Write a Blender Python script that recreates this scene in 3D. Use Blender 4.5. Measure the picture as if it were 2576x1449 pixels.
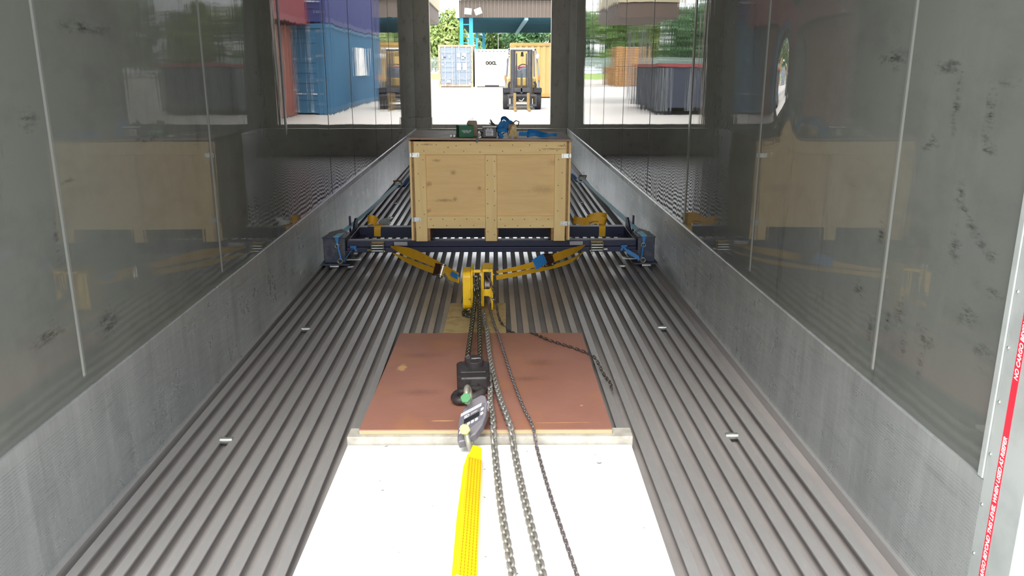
import bpy, bmesh, math, random
from mathutils import Vector, Matrix, Euler
random.seed(7)
for o in list(bpy.data.objects): bpy.data.objects.remove(o, do_unlink=True)
SC = bpy.context.scene
COL = SC.collection

# ------------------------------------------------------------------ camera, sky, exposure
XL, XR, YN, YF, ZC = -1.18, 1.11, 1.52, 12.75, 2.50      # liner faces, near end, far end, ceiling
GZ = -0.15                                               # yard level
cam = bpy.data.cameras.new('camera'); camo = bpy.data.objects.new('camera', cam); COL.objects.link(camo)
cam.sensor_width = 36; cam.lens = 2057.2 / 2576 * 36; cam.clip_end = 1000; cam.clip_start = 0.02
_p, _y, _r = 0.26443, 0.021704, 0.000967
_fw = Vector((math.sin(_y) * math.cos(_p), math.cos(_y) * math.cos(_p), -math.sin(_p)))
_rt = Vector((math.cos(_y), -math.sin(_y), 0)); _up = _rt.cross(_fw)
_rt, _up = (math.cos(_r) * _rt + math.sin(_r) * _up), (-math.sin(_r) * _rt + math.cos(_r) * _up)
camo.matrix_world = Matrix(((_rt.x, _up.x, -_fw.x, 0), (_rt.y, _up.y, -_fw.y, 0), (_rt.z, _up.z, -_fw.z, 1.31018), (0, 0, 0, 1)))
SC.camera = camo
SC.view_settings.view_transform = 'Standard'; SC.view_settings.look = 'None'
SC.view_settings.gamma = 1; SC.view_settings.use_curve_mapping = False
SC.view_settings.exposure = 2.05
SC.cycles.max_bounces = 10; SC.cycles.diffuse_bounces = 6; SC.cycles.glossy_bounces = 6
SC.cycles.sample_clamp_indirect = 8; SC.cycles.caustics_reflective = True
W = bpy.data.worlds.new('overcast_sky'); SC.world = W; W.use_nodes = True
_bg = W.node_tree.nodes['Background']; _bg.inputs[0].default_value = (0.93, 0.965, 1.0, 1); _bg.inputs[1].default_value = 1.0
sun = bpy.data.lights.new('sun', 'SUN'); suno = bpy.data.objects.new('sun', sun); COL.objects.link(suno)
sun.energy = 0.9; sun.angle = math.radians(25); sun.color = (1, .97, .92)
suno.rotation_euler = (math.radians(38), 0, math.radians(-12))

# ------------------------------------------------------------------ colour and materials
def lin(c):
    if isinstance(c, str): c = [int(c[i:i + 2], 16) / 255 for i in (0, 2, 4)]
    return tuple((v / 12.92 if v <= .04045 else ((v + .055) / 1.055) ** 2.4) for v in c) + (1,)
class Mat:
    def __init__(s, name, color, rough=.5, metal=0, ior=1.5, spec=.5):
        s.m = bpy.data.materials.new(name); s.m.use_nodes = True; s.t = s.m.node_tree; s.n = s.t.nodes; s.l = s.t.links
        s.b = s.n['Principled BSDF']; s.base = lin(color); s.col = None
        s.b.inputs['Base Color'].default_value = s.base; s.b.inputs['Roughness'].default_value = rough
        s.b.inputs['Metallic'].default_value = metal; s.b.inputs['IOR'].default_value = ior; s.b.inputs['Specular IOR Level'].default_value = spec
        s.tc = s.n.new('ShaderNodeTexCoord'); s.h = None
    def vec(s, scale=(1, 1, 1), rot=(0, 0, 0), loc=(0, 0, 0)):
        mp = s.n.new('ShaderNodeMapping'); s.l.new(s.tc.outputs['Object'], mp.inputs[0])
        mp.inputs['Scale'].default_value = scale; mp.inputs['Rotation'].default_value = rot; mp.inputs['Location'].default_value = loc
        return mp.outputs[0]
    def noise(s, scale, detail=4, vs=(1, 1, 1), rough=.55, rot=(0, 0, 0), dist=0):
        n = s.n.new('ShaderNodeTexNoise'); n.inputs['Scale'].default_value = scale; n.inputs['Detail'].default_value = detail
        n.inputs['Roughness'].default_value = rough; n.inputs['Distortion'].default_value = dist
        s.l.new(s.vec(vs, rot), n.inputs['Vector']); return n.outputs[0]
    def ramp(s, src, a, b):
        r = s.n.new('ShaderNodeMapRange'); r.inputs[1].default_value = a; r.inputs[2].default_value = b
        s.l.new(src, r.inputs[0]); return r.outputs[0]
    def mul(s, a, b, op='MULTIPLY'):
        m = s.n.new('ShaderNodeMath'); m.operation = op
        for i, v in enumerate((a, b)):
            if isinstance(v, (int, float)): m.inputs[i].default_value = v
            else: s.l.new(v, m.inputs[i])
        return m.outputs[0]
    def mix(s, fac, color, blend='MIX'):
        m = s.n.new('ShaderNodeMix'); m.data_type = 'RGBA'; m.blend_type = blend
        if isinstance(fac, (int, float)): m.inputs[0].default_value = fac
        else: s.l.new(fac, m.inputs[0])
        if s.col is None: m.inputs[6].default_value = s.base
        else: s.l.new(s.col, m.inputs[6])
        m.inputs[7].default_value = lin(color); s.col = m.outputs[2]; s.l.new(s.col, s.b.inputs['Base Color']); return s
    def rough(s, src, a, b):
        r = s.n.new('ShaderNodeMapRange'); r.inputs[3].default_value = a; r.inputs[4].default_value = b
        s.l.new(src, r.inputs[0]); s.l.new(r.outputs[0], s.b.inputs['Roughness']); return s
    def bump(s, src, dist, strength=1):
        b = s.n.new('ShaderNodeBump'); b.inputs['Distance'].default_value = dist; b.inputs['Strength'].default_value = strength
        s.l.new(src, b.inputs['Height'])
        if s.h: s.l.new(s.h, b.inputs['Normal'])
        s.h = b.outputs[0]; s.l.new(s.h, s.b.inputs['Normal']); return s
    def spot(s, c, r, color, amt=.7, edge=.35, streak=None):
        """an oval mark of its own shape: c centre, r half sizes (object space)"""
        v = s.n.new('ShaderNodeVectorMath'); v.operation = 'SUBTRACT'; s.l.new(s.tc.outputs['Object'], v.inputs[0]); v.inputs[1].default_value = c
        d = s.n.new('ShaderNodeVectorMath'); d.operation = 'DIVIDE'; s.l.new(v.outputs[0], d.inputs[0]); d.inputs[1].default_value = r
        l = s.n.new('ShaderNodeVectorMath'); l.operation = 'LENGTH'; s.l.new(d.outputs[0], l.inputs[0])
        if not hasattr(s, '_sn'): s._sn = s.noise(60, 3)
        j = s.mul(s.mul(s._sn, 1.2), l.outputs['Value'], 'ADD')
        m = s.n.new('ShaderNodeMapRange'); m.inputs[1].default_value = 1.6; m.inputs[2].default_value = 1.6 - edge * 2; m.inputs[4].default_value = amt
        s.l.new(j, m.inputs[0]); f = m.outputs[0]
        if streak:
            if not hasattr(s, '_st'): s._st = s.ramp(s.noise(34, 9, streak, .75), .47, .58)
            f = s.mul(f, s._st)
        return s.mix(f, color)
def simple(name, color, rough=.5, metal=0, dirt=None, amt=.5, scale=12, ior=1.5):
    m = Mat(name, color, rough, metal, ior)
    if dirt: m.mix(m.mul(m.ramp(m.noise(scale, 6), .45, .75), amt), dirt)
    return m

# walls: thin reflective aluminium-like lining under a dull film; wavy, scuffed
def wall_mat(name, marks, dents=()):
    m = Mat(name, '62645f', .02, 0, 1.54)
    m.mix(m.mul(m.ramp(m.noise(1.1, 5), .35, .7), .28), '545655')
    m.mix(m.mul(m.ramp(m.noise(7, 9, (1, .5, 1), .65), .48, .75), .4), '4c4c4a')
    m.mix(m.mul(m.ramp(m.noise(3, 9, (1, 1, .4), .7), .5, .75), .3), '757672')
    m.mix(m.mul(m.ramp(m.noise(5, 10, (1, 1, .25), .7), .62, .72), .5), '3c3c3a')
    m.mix(m.mul(m.ramp(m.noise(22, 8, (1, .15, 1), .7), .66, .76), .4), '444341')
    for c, r in marks: m.spot(c, (r[0], r[1] * 1.8, r[2] * 1.8), '2a2928', .9, .55, (1, .35, 1.6))
    m.rough(m.ramp(m.noise(2.4, 6), .35, .8), .004, .035)
    m.bump(m.noise(9, 2, (1, 1, .12)), .0004)
    m.bump(m.noise(50, 2, (1, 1, .05)), .00008)
    m.bump(m.noise(1.2, 1, (1, 1, .8)), .003)
    for c, rr, dist in dents:
        v = m.n.new('ShaderNodeVectorMath'); v.operation = 'SUBTRACT'; m.l.new(m.tc.outputs['Object'], v.inputs[0]); v.inputs[1].default_value = c
        d = m.n.new('ShaderNodeVectorMath'); d.operation = 'DIVIDE'; m.l.new(v.outputs[0], d.inputs[0]); d.inputs[1].default_value = rr
        q = m.n.new('ShaderNodeVectorMath'); q.operation = 'DOT_PRODUCT'; m.l.new(d.outputs[0], q.inputs[0]); m.l.new(d.outputs[0], q.inputs[1])
        m.bump(m.mul(2.718, m.mul(q.outputs['Value'], -1), 'POWER'), dist)
    return m.m
MW_L = wall_mat('lining_left', [((XL, 2.52, 1.42), (.2, .10, .014)), ((XL, 2.15, 1.18), (.2, .03, .02)), ((XL, 2.3, 1.0), (.2, .03, .006)),
        ((XL, 2.2, .83), (.2, .012, .05)), ((XL, 2.42, .55), (.2, .05, .03)), ((XL, 2.85, 1.07), (.2, .08, .008)), ((XL, 2.1, .62), (.2, .06, .02))])
MW_R = wall_mat('lining_right', [((XR, 2.05, 1.31), (.2, .05, .012)), ((XR, 2.0, 1.22), (.2, .012, .05)), ((XR, 1.86, 1.2), (.2, .014, .05)), ((XR, 1.8, 1.28), (.2, .03, .008)),
        ((XR, 1.84, 1.13), (.2, .02, .01)), ((XR, 2.1, 1.12), (.2, .03, .016)), ((XR, 1.92, .89), (.2, .02, .03)), ((XR, 1.77, .90), (.2, .02, .01)),
        ((XR, 1.83, .74), (.2, .03, .022)), ((XR, 1.76, .82), (.2, .04, .009)), ((XR, 2.0, .63), (.2, .035, .02)), ((XR, 2.14, .66), (.2, .02, .03)),
        ((XR, 2.4, .65), (.2, .03, .02)), ((XR, 2.3, .85), (.2, .015, .03)), ((XR, 1.75, .68), (.2, .03, .012)), ((XR, 1.93, 1.02), (.2, .012, .02)), ((XR, 2.35, 1.33), (.2, .06, .02))] + [((XR, 1.93 - k * .022, 1.0 - k * .017), (.2, .016, .006)) for k in range(6)] + [((XR, 2.0 + .1 * k, .55 + .03 * (k % 3)), (.2, .012, .025)) for k in range(4)], [((XR, 3.17, 1.26), (.2, .10, .17), .016)])
m = Mat('scuff_liner_metal', 'b9bcbb', .26, .6)
m.mix(m.mul(m.ramp(m.noise(2.2, 6, (1, 1, .5)), .4, .7), .5), '85888a')
m.mix(m.mul(m.ramp(m.noise(14, 8, (1, 1, .10), .75), .48, .64), .35), 'd0d4d2')
m.mix(m.mul(m.ramp(m.noise(30, 8, (1, .12, 1), .7), .55, .7), .3), '828483')
m.mix(m.mul(m.ramp(m.noise(16, 8, (1, .5, .1), .75), .52, .7), .3), '6c6c6b')
m.rough(m.noise(8, 5), .2, .4); M_SCUFF = m.m
m = Mat('floor_bar_metal', 'a8a5a3', .3, .5)
m.mix(m.mul(m.ramp(m.noise(3, 6), .4, .7), .3), '9c9997')
m.mix(m.mul(m.ramp(m.noise(45, 6, (1, .35, 1), .7), .5, .75), .22), 'cac7c4')
m.mix(m.mul(m.ramp(m.noise(12, 8, (1, .5, 1), .7), .6, .8), .3), '7c7875')
m.rough(m.noise(12, 4), .24, .36); M_BAR = m.m
m = Mat('floor_pan_grit', '8b8582', .7)
m.mix(m.mul(m.ramp(m.noise(5, 6), .45, .7), .4), '74706e'); m.mix(m.mul(m.ramp(m.noise(420, 4, rough=.7), .64, .72), m.ramp(m.noise(1.5, 3), .45, .6)), 'c0bbb6'); M_PAN = m.m
M_JAMB = simple('jamb_aluminium', 'b4b9b7', .38, .35, '8d9392', .5, 9).m
m = Mat('end_frame_metal', 'b5b0a6', .5, .25); m.mix(m.mul(m.ramp(m.noise(3, 8, (1, 1, .6)), .42, .62), .5), '958f86')
m.mix(m.mul(m.ramp(m.noise(16, 8, (1, 1, .5), .7), .55, .7), .6), '635e57'); M_END = m.m
M_CEIL = simple('ceiling_lining', 'dededa', .4, 0, 'c9cac6', .4, 4).m
M_BEAD = simple('wall_bead_metal', '7c7e7a', .2, .3).m
M_ZINC = simple('zinc_plated_steel', 'b9bbb6', .3, .8, '7d7f78', .6, 40).m
M_STEEL = simple('worn_steel', '8d8b86', .35, .9, '5b544a', .6, 50).m

m = Mat('pale_plywood', 'e6c184', .6)
m.mix(m.mul(m.ramp(m.noise(2.6, 5, (1, 1, 9), dist=1.2), .35, .7), .45), 'd6a968')
m.mix(m.mul(m.ramp(m.noise(16, 6, (1, 1, 7)), .5, .8), .3), 'e6cd9f')
m.mix(m.mul(m.ramp(m.noise(6, 6), .6, .8), .25), 'a8834f')
for c, r in [((-.38, 5.4, .715), (.034, .3, .013)), ((-.27, 5.4, .635), (.026, .3, .022)), ((-.435, 5.4, .56), (.032, .3, .022)), ((-.30, 5.4, .37), (.003, .3, .003)), ((-.33, 5.4, .45), (.09, .3, .014)),
             ((-.26, 5.4, .46), (.02, .3, .02)), ((-.44, 5.4, .38), (.026, .3, .018)), ((-.10, 5.4, .53), (.02, .3, .018))]: m.spot(c, r, '8a5f36', .7, .55)
for c, r in [((.33, 5.4, .52), (.12, .3, .03)), ((.4, 5.4, .70), (.07, .3, .03))]: m.spot(c, r, 'b08c5a', .6, .5)
M_PLY = m.m
def plank(name, vertical, marks=()):
    m = Mat(name, 'ebcb8d', .6); vs = (9, 1, 1) if vertical else (1, 1, 9)
    m.mix(m.mul(m.ramp(m.noise(2.2, 5, vs, dist=1), .4, .7), .45), 'd9b273')
    m.mix(m.mul(m.ramp(m.noise(20, 8, vs, .7), .62, .8), .55), '6d5233')
    for c, r in marks: m.spot(c, r, '6b4c2c', .7, .5)
    return m.m
M_PV = plank('plank_upright', True); M_PH = plank('plank_level', False, [((-.3, 5.38, .80), (.012, .3, .008)), ((-.44, 5.38, .82), (.05, .3, .008)), ((.38, 5.38, .79), (.12, .3, .006)), ((.45, 5.38, .81), (.05, .3, .008))])
M_PEDGE = simple('plywood_end_grain', 'a47c50', .7, 0, '6d4a30', .7, 30).m
M_LID = simple('lid_plywood', '947b69', .5, 0, '7a6354', .7, 7).m
M_LIDEDGE = simple('lid_edge', '9c7350', .6, 0, '6b4a33', .6, 25).m
m = Mat('brown_film_plywood', '95685a', .5)
m.mix(m.mul(m.ramp(m.noise(2.5, 6), .4, .7), .55), '7f5446'); m.mix(m.mul(m.ramp(m.noise(90, 6, (.25, 1, 1), .7), .55, .75), .35), '6c4639')
m.mix(m.mul(m.ramp(m.noise(5, 5), .52, .7), .5), 'a5734e')
for c, r in [((-.33, 3.52, .05), (.12, .05, .3)), ((-.3, 3.05, .05), (.11, .05, .3)), ((.2, 3.4, .05), (.07, .06, .3)), ((.13, 3.2, .05), (.1, .04, .3)), ((-.1, 3.6, .05), (.06, .05, .3))]: m.spot(c, r, '5c3c38', .55, .6)
for c, r in [((-.405, 3.35, .05), (.022, .05, .3)), ((.36, 3.6, .05), (.01, .012, .3)), ((.33, 2.9, .05), (.008, .008, .3)), ((-.19, 2.76, .05), (.05, .006, .3)), ((.25, 2.735, .05), (.14, .0025, .3))]: m.spot(c, r, 'bf9564', .9, .2)
M_BROWN = m.m
m = Mat('ply_layers', 'c9b28c', .7); _w = m.n.new('ShaderNodeTexWave'); _w.wave_type = 'BANDS'; _w.bands_direction = 'Z'; _w.inputs['Scale'].default_value = 55; _w.inputs['Distortion'].default_value = 2
m.l.new(m.tc.outputs['Object'], _w.inputs[0]); m.mix(m.mul(_w.outputs[1], .8), '8d7350'); M_LAYERS = m.m
M_BATTEN = simple('grey_weathered_wood', 'aaa69c', .8, 0, '807a70', .8, 18).m
m = Mat('white_board_face', 'f4f3f2', .45); m.mix(m.mul(m.ramp(m.noise(26, 4), .70, .73), .9), '55534e'); M_WHITE = m.m
M_SCRAP = simple('rough_pale_plywood', 'b49c6c', .7, 0, '8d7550', .8, 20); M_SCRAP.mix(M_SCRAP.mul(M_SCRAP.ramp(M_SCRAP.noise(30, 8, (.3, 1, 1), .7), .58, .7), .7), '6c573a'); M_SCRAP = M_SCRAP.m
M_NAVY = simple('navy_paint', '181d3e', .38, 0, '121528', .6, 9).m
M_NAVYW = simple('navy_worn_paint', '34394a', .45, .1, '6a665f', .7, 22).m
m = Mat('yellow_hoist_paint', 'f0c016', .4); m.mix(m.mul(m.ramp(m.noise(38, 8, rough=.7), .56, .7), .7), '5a4315'); m.mix(m.mul(m.ramp(m.noise(9, 4), .4, .7), .4), 'd9a812'); M_YEL = m.m
M_CHAIN = simple('chain_steel', '6f6c5e', .33, .85, '3f3c30', .6, 90).m
M_CHAIN2 = simple('glare_lit_chain', '918d86', .38, .5, '6f6c66', .5, 60).m  # lighter copy of the chain steel: brightness around the white board put into the colour
M_HCHAIN = simple('hand_chain_steel', '756a66', .38, .8, '332d2a', .6, 90).m
M_HCHAIN2 = simple('glare_lit_hand_chain', '78706f', .4, .5, '544d4c', .6, 70).m  # hand chain again, its glare near the door mixed into the base colour
M_BLACK = simple('black_cast_housing', '2c2829', .45, 0, '4a4444', .6, 20).m
M_RUB = simple('black_plastic', '1d1c1e', .4).m
M_CELL = simple('grey_load_cell_body', '6f6b70', .42, .2, '625e62', .5, 10).m
M_CELLD = simple('dark_panel_face', '55535a', .4).m
M_LCD = simple('display_glass', '1c1c20', .12).m
M_BTN = simple('pale_button', 'c9c5c8', .5).m
M_GREEN = simple('green_pin_paint', '3d7a4a', .45).m
M_LIME = simple('lime_pin_paint', 'c9cf6a', .5).m
M_SHACK = simple('galvanised_shackle', '9a988a', .4, .5, '75735f', .5, 30).m
def webbing(name, c, c2, sc=260, vs=(0, 1, 0)):
    m = Mat(name, c, .5 if 'pale_blue' in name else .6); m.mix(m.mul(m.ramp(m.noise(14, 5), .4, .7), .3), c2); return m.m
M_SLING = webbing('bright_yellow_webbing', 'eab600', 'd8a000')
m = Mat('lime_webbing', 'dfe000', .65); M_SLING2 = m.m
M_STITCH = simple('brown_stitching', '8a5a00', .8).m
M_SLEEVE = simple('clear_sleeve', 'e6ee70', .4).m
M_GOLD = webbing('gold_webbing', 'dda41c', 'bd8814')
M_GOLDL = webbing('gold_webbing_light', 'e6b028', 'c8941a')
M_BLUE = webbing('blue_webbing', '0a68a4', '064a80')
M_SKY = webbing('pale_blue_webbing', '92d4ea', '86c8e0')
M_TIE = webbing('blue_tie_webbing', '2b76b4', '15609c')
M_BRASS = simple('passivated_buckle', '83714c', .32, .75, '4a3b2a', .6, 60).m
M_RED = simple('red_tape', 'd5283c', .4, 0, 'c02036', .4, 6).m
M_WTXT = simple('white_lettering', 'f1ebe8', .5).m
M_BOXG = simple('green_carton', '17603b', .5, 0, '104a2d', .5, 8).m
M_KRAFT = simple('kraft_card', '95856d', .8, 0, '827259', .5, 20).m
M_DEV = simple('dark_grey_plastic', '232227', .4).m
M_PAPER = simple('white_paper', 'f0efec', .6).m

# ------------------------------------------------------------------ mesh tools
def tag(o, label=None, cat=None, group=None, kind=None):
    for k, v in (('label', label), ('category', cat), ('group', group), ('kind', kind)):
        if v: o[k] = v
    return o
def thing(name, label, cat, loc=(0, 0, 0), group=None, rot=None):
    o = bpy.data.objects.new(name, None); COL.objects.link(o); o.location = loc; o.empty_display_size = .1
    if rot: o.rotation_euler = rot
    return tag(o, label, cat, group)
class M:
    def __init__(s): s.v = []; s.f = []; s.mi = []; s.cur = 0
    def add(s, vs, fs):
        b = len(s.v); s.v += [tuple(v) for v in vs]; s.f += [tuple(i + b for i in f) for f in fs]; s.mi += [s.cur] * len(fs); return s
    def slot(s, i): s.cur = i; return s
    def box(s, x0, x1, y0, y1, z0, z1, T=None):
        vs = [Vector(p) for p in ((x0, y0, z0), (x1, y0, z0), (x1, y1, z0), (x0, y1, z0), (x0, y0, z1), (x1, y0, z1), (x1, y1, z1), (x0, y1, z1))]
        if T: vs = [T @ v for v in vs]
        return s.add(vs, [(0, 3, 2, 1), (4, 5, 6, 7), (0, 1, 5, 4), (1, 2, 6, 5), (2, 3, 7, 6), (3, 0, 4, 7)])
    def prism(s, pts, ax, a, b, T=None):
        """polygon pts in the plane across axis ax, extruded a..b"""
        n = len(pts); vs = []
        for d in (a, b):
            for p in pts:
                v = [0, 0, 0]; v[ax] = d; o = [i for i in range(3) if i != ax]; v[o[0]], v[o[1]] = p
                vs.append(T @ Vector(v) if T else v)
        return s.add(vs, [tuple(range(n)), tuple(range(2 * n - 1, n - 1, -1))] + [(i, i + n, (i + 1) % n + n, (i + 1) % n) for i in range(n)])
    def tube(s, path, r, n=8, closed=False, cap=True):
        P = [Vector(p) for p in path]; N = len(P); rs = r if isinstance(r, (list, tuple)) else [r] * N
        rings = []; prev = None
        for i in range(N):
            if closed: t = P[(i + 1) % N] - P[i - 1]
            else: t = P[min(i + 1, N - 1)] - P[max(i - 1, 0)]
            t = t.normalized() if t.length > 1e-9 else Vector((0, 0, 1))
            if prev is None:
                a = Vector((0, 0, 1)) if abs(t.z) < .9 else Vector((1, 0, 0)); u = a.cross(t).normalized()
            else: u = (prev - t * prev.dot(t)).normalized()
            prev = u; w = t.cross(u)
            rings.append([P[i] + (u * math.cos(2 * math.pi * k / n) + w * math.sin(2 * math.pi * k / n)) * rs[i] for k in range(n)])
        vs = [v for R_ in rings for v in R_]; fs = []
        for i in range(N if closed else N - 1):
            j = (i + 1) % N
            for k in range(n): fs.append((i * n + k, i * n + (k + 1) % n, j * n + (k + 1) % n, j * n + k))
        if not closed and cap: fs += [tuple(range(n - 1, -1, -1)), tuple((N - 1) * n + k for k in range(n))]
        return s.add(vs, fs)
    def cyl(s, p0, p1, r, n=16, r1=None): return s.tube([p0, p1], [r, r if r1 is None else r1], n)
    def ball(s, c, r, n=10):
        rx = r if isinstance(r, (list, tuple)) else (r, r, r); vs = []; fs = []; h = n // 2
        for i in range(h + 1):
            a = math.pi * i / h
            for k in range(n): vs.append((c[0] + rx[0] * math.sin(a) * math.cos(2 * math.pi * k / n), c[1] + rx[1] * math.sin(a) * math.sin(2 * math.pi * k / n), c[2] + rx[2] * math.cos(a)))
        for i in range(h):
            for k in range(n): fs.append((i * n + k, (i + 1) * n + k, (i + 1) * n + (k + 1) % n, i * n + (k + 1) % n))
        return s.add(vs, fs)
    def ribbon(s, path, wd, w, t=.0025, closed=False):
        """strap: path centre, wd width direction (one or per point), w width, t thickness"""
        P = [Vector(p) for p in path]; N = len(P); wds = [Vector(d) for d in wd] if isinstance(wd[0], (tuple, list, Vector)) else [Vector(wd)] * N
        ws = w if isinstance(w, (list, tuple)) else [w] * N; vs = []; fs = []
        for i in range(N):
            tg = (P[(i + 1) % N] - P[i - 1]) if closed else (P[min(i + 1, N - 1)] - P[max(i - 1, 0)])
            tg.normalize(); d = (wds[i] - tg * wds[i].dot(tg)).normalized(); nn = tg.cross(d)
            for a, b in ((-1, -1), (1, -1), (1, 1), (-1, 1)): vs.append(P[i] + d * a * ws[i] / 2 + nn * b * t / 2)
        for i in range(N if closed else N - 1):
            j = (i + 1) % N
            for k in range(4): fs.append((i * 4 + k, i * 4 + (k + 1) % 4, j * 4 + (k + 1) % 4, j * 4 + k))
        if not closed: fs += [(3, 2, 1, 0), tuple((N - 1) * 4 + k for k in range(4))]
        return s.add(vs, fs)
    def obj(s, name, mat, parent=None, bevel=0, smooth=False, off=None, seg=2):
        me = bpy.data.meshes.new(name); vs = s.v
        if parent is not None and off is None: off = parent_off(parent)
        if off is not None: vs = [tuple(Vector(v) - off) for v in vs]
        me.from_pydata([tuple(v) for v in vs], [], s.f); me.update()
        for mm in (mat if isinstance(mat, (list, tuple)) else [mat]): me.materials.append(mm)
        if any(s.mi): me.polygons.foreach_set('material_index', s.mi)
        bm = bmesh.new(); bm.from_mesh(me); bmesh.ops.recalc_face_normals(bm, faces=bm.faces); bm.to_mesh(me); bm.free()
        if smooth:
            me.polygons.foreach_set('use_smooth', [True] * len(me.polygons))
            try: me.set_sharp_from_angle(angle=math.radians(50))
            except Exception: pass
        o = bpy.data.objects.new(name, me); COL.objects.link(o)
        if parent is not None: o.parent = parent
        if off is not None and parent is not None:
            # keep object texture space equal to world axes: mesh data is relative to the thing's base
            pass
        if bevel:
            b = o.modifiers.new('bevel', 'BEVEL'); b.width = bevel; b.segments = seg; b.limit_method = 'ANGLE'; b.angle_limit = math.radians(40)
        return o
def parent_off(p):
    v = Vector((0, 0, 0))
    while p is not None: v += p.location; p = p.parent
    return v
def single(m_, name, mat, label, cat, group=None, base=None, **k):
    o = m_.obj(name, mat, None, off=Vector(base) if base else None, **k)
    if base: o.location = base
    return tag(o, label, cat, group)
def struct(m_, name, mat, **k): return tag(m_.obj(name, mat, None, **k), kind='structure')
def fix(mat, off):
    """copy of a material whose spots were given in world places, for a thing whose base is at off"""
    c = mat.copy(); t = c.node_tree
    tcs = [n for n in t.nodes if n.type == 'TEX_COORD'][0]
    a = t.nodes.new('ShaderNodeVectorMath'); a.operation = 'ADD'; a.inputs[1].default_value = off
    tos = [l.to_socket for l in t.links if l.from_node == tcs]
    for l in list(t.links):
        if l.from_node == tcs: t.links.remove(l)
    t.links.new(tcs.outputs['Object'], a.inputs[0])
    for so in tos: t.links.new(a.outputs[0], so)
    return c
def text(body, name, mat, parent, T, size=.1, ext=.0005, width=None, shear=0, bold=0, height=None, align='CENTER'):
    """lettering as mesh; T maps text space (x along, y up, z out) to world"""
    cu = bpy.data.curves.new(name, 'FONT'); cu.body = body; cu.size = size; cu.extrude = ext; cu.shear = shear; cu.offset = bold; cu.align_x = align
    ob = bpy.data.objects.new(name + '_tmp', cu); COL.objects.link(ob)
    me = bpy.data.meshes.new_from_object(ob.evaluated_get(bpy.context.evaluated_depsgraph_get()))
    bpy.data.objects.remove(ob, do_unlink=True)
    xs = [v.co.x for v in me.vertices]; ys = [v.co.y for v in me.vertices]
    sx = width / (max(xs) - min(xs)) if width else 1; sy = height / (max(ys) - min(ys)) if height else (sx if width else 1)
    x0 = min(xs) if align == 'LEFT' else (min(xs) + max(xs)) / 2; y0 = (min(ys) + max(ys)) / 2; off = parent_off(parent)
    for v in me.vertices: v.co = (T @ Vector(((v.co.x - x0) * sx, (v.co.y - y0) * sy, v.co.z))) - off
    me.materials.clear(); me.materials.append(mat); o = bpy.data.objects.new(name, me); COL.objects.link(o); o.parent = parent; return o
def frame(o, x, y, z=None):
    """matrix from origin o, x axis and rough y axis"""
    x = Vector(x).normalized(); y = Vector(y); y = (y - x * y.dot(x)).normalized(); z = x.cross(y)
    return Matrix(((x.x, y.x, z.x, o[0]), (x.y, y.y, z.y, o[1]), (x.z, y.z, z.z, o[2]), (0, 0, 0, 1)))
def curve(pts, n=10):
    """smooth (Catmull-Rom) path through pts"""
    P = [Vector(p) for p in pts]; P = [P[0] * 2 - P[1]] + P + [P[-1] * 2 - P[-2]]; out = []
    for i in range(1, len(P) - 2):
        for k in range(n):
            t = k / n; a, b, c, d = P[i - 1:i + 3]
            out.append(.5 * ((2 * b) + (c - a) * t + (2 * a - 5 * b + 4 * c - d) * t * t + (3 * b - a - 3 * c + d) * t ** 3))
    out.append(P[-2]); return out
def chain_mesh(pts, pitch, r, w, tw=45, n=7, seg=14, bend=6):
    """interlocking oval links along a path; links alternate by a quarter turn"""
    P = curve(pts, bend); m_ = M(); L = [0]
    for i in range(1, len(P)): L.append(L[-1] + (P[i] - P[i - 1]).length)
    def at(s_):
        s_ = min(max(s_, 0), L[-1] - 1e-6)
        for i in range(1, len(P)):
            if L[i] >= s_: k = (s_ - L[i - 1]) / (L[i] - L[i - 1]); return P[i - 1].lerp(P[i], k)
        return P[-1]
    k = 0; s_ = pitch / 2
    while s_ < L[-1] - pitch / 3:
        c = at(s_); t = (at(s_ + pitch / 2) - at(s_ - pitch / 2)).normalized()
        h = Vector((0, 0, 1)) if abs(t.z) < .95 else Vector((0, 1, 0)); u = t.cross(h).normalized(); v = u.cross(t)
        a = math.radians(tw + (90 if k % 2 else 0)); d = u * math.cos(a) + v * math.sin(a)
        hl = pitch / 2 + r; hw = w / 2 - r; st = max(hl - hw, 0); loop = []
        for j in range(seg):
            q = 2 * math.pi * j / seg; x = math.cos(q) * hw; y = math.sin(q) * hw + (st if math.sin(q) > 0 else -st)
            loop.append(c + d * x + t * y)
        m_.tube(loop, r, n, closed=True); s_ += pitch; k += 1
    return m_

# ------------------------------------------------------------------ the container itself
bm_ = M()
bars = [0.0996 + .0616 * k for k in range(-30, 30)]
bars = [x for x in bars if XL + .03 < x < XR - .03]
for x in bars:
    bm_.box(x - .0148, x + .0148, YN, YF, -.005, 0); bm_.slot(1); bm_.box(x - .003, x + .003, YN, YF, -.031, -.005); bm_.slot(0)
bm_.box(XL - .01, XL + .012, YN, YF, -.05, .006); bm_.box(XR - .012, XR + .01, YN, YF, -.05, .006)
bm_.slot(1); bm_.box(XL - .01, XR + .01, YN, YF, -.09, -.031)
floor = struct(bm_, 'floor', [M_BAR, M_PAN])
for x, ys in ((bars[2] + .031, (2.75, 4.055, 5.42, 6.8, 8.1)), (bars[-3] - .031, (2.75, 4.045, 5.41, 6.8, 8.1))):
    for y in ys: M().cyl((x - .022, y, -.004), (x + .022, y, -.004), .0125, 16).obj('lashing_bar', M_ZINC, floor, smooth=True)
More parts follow.
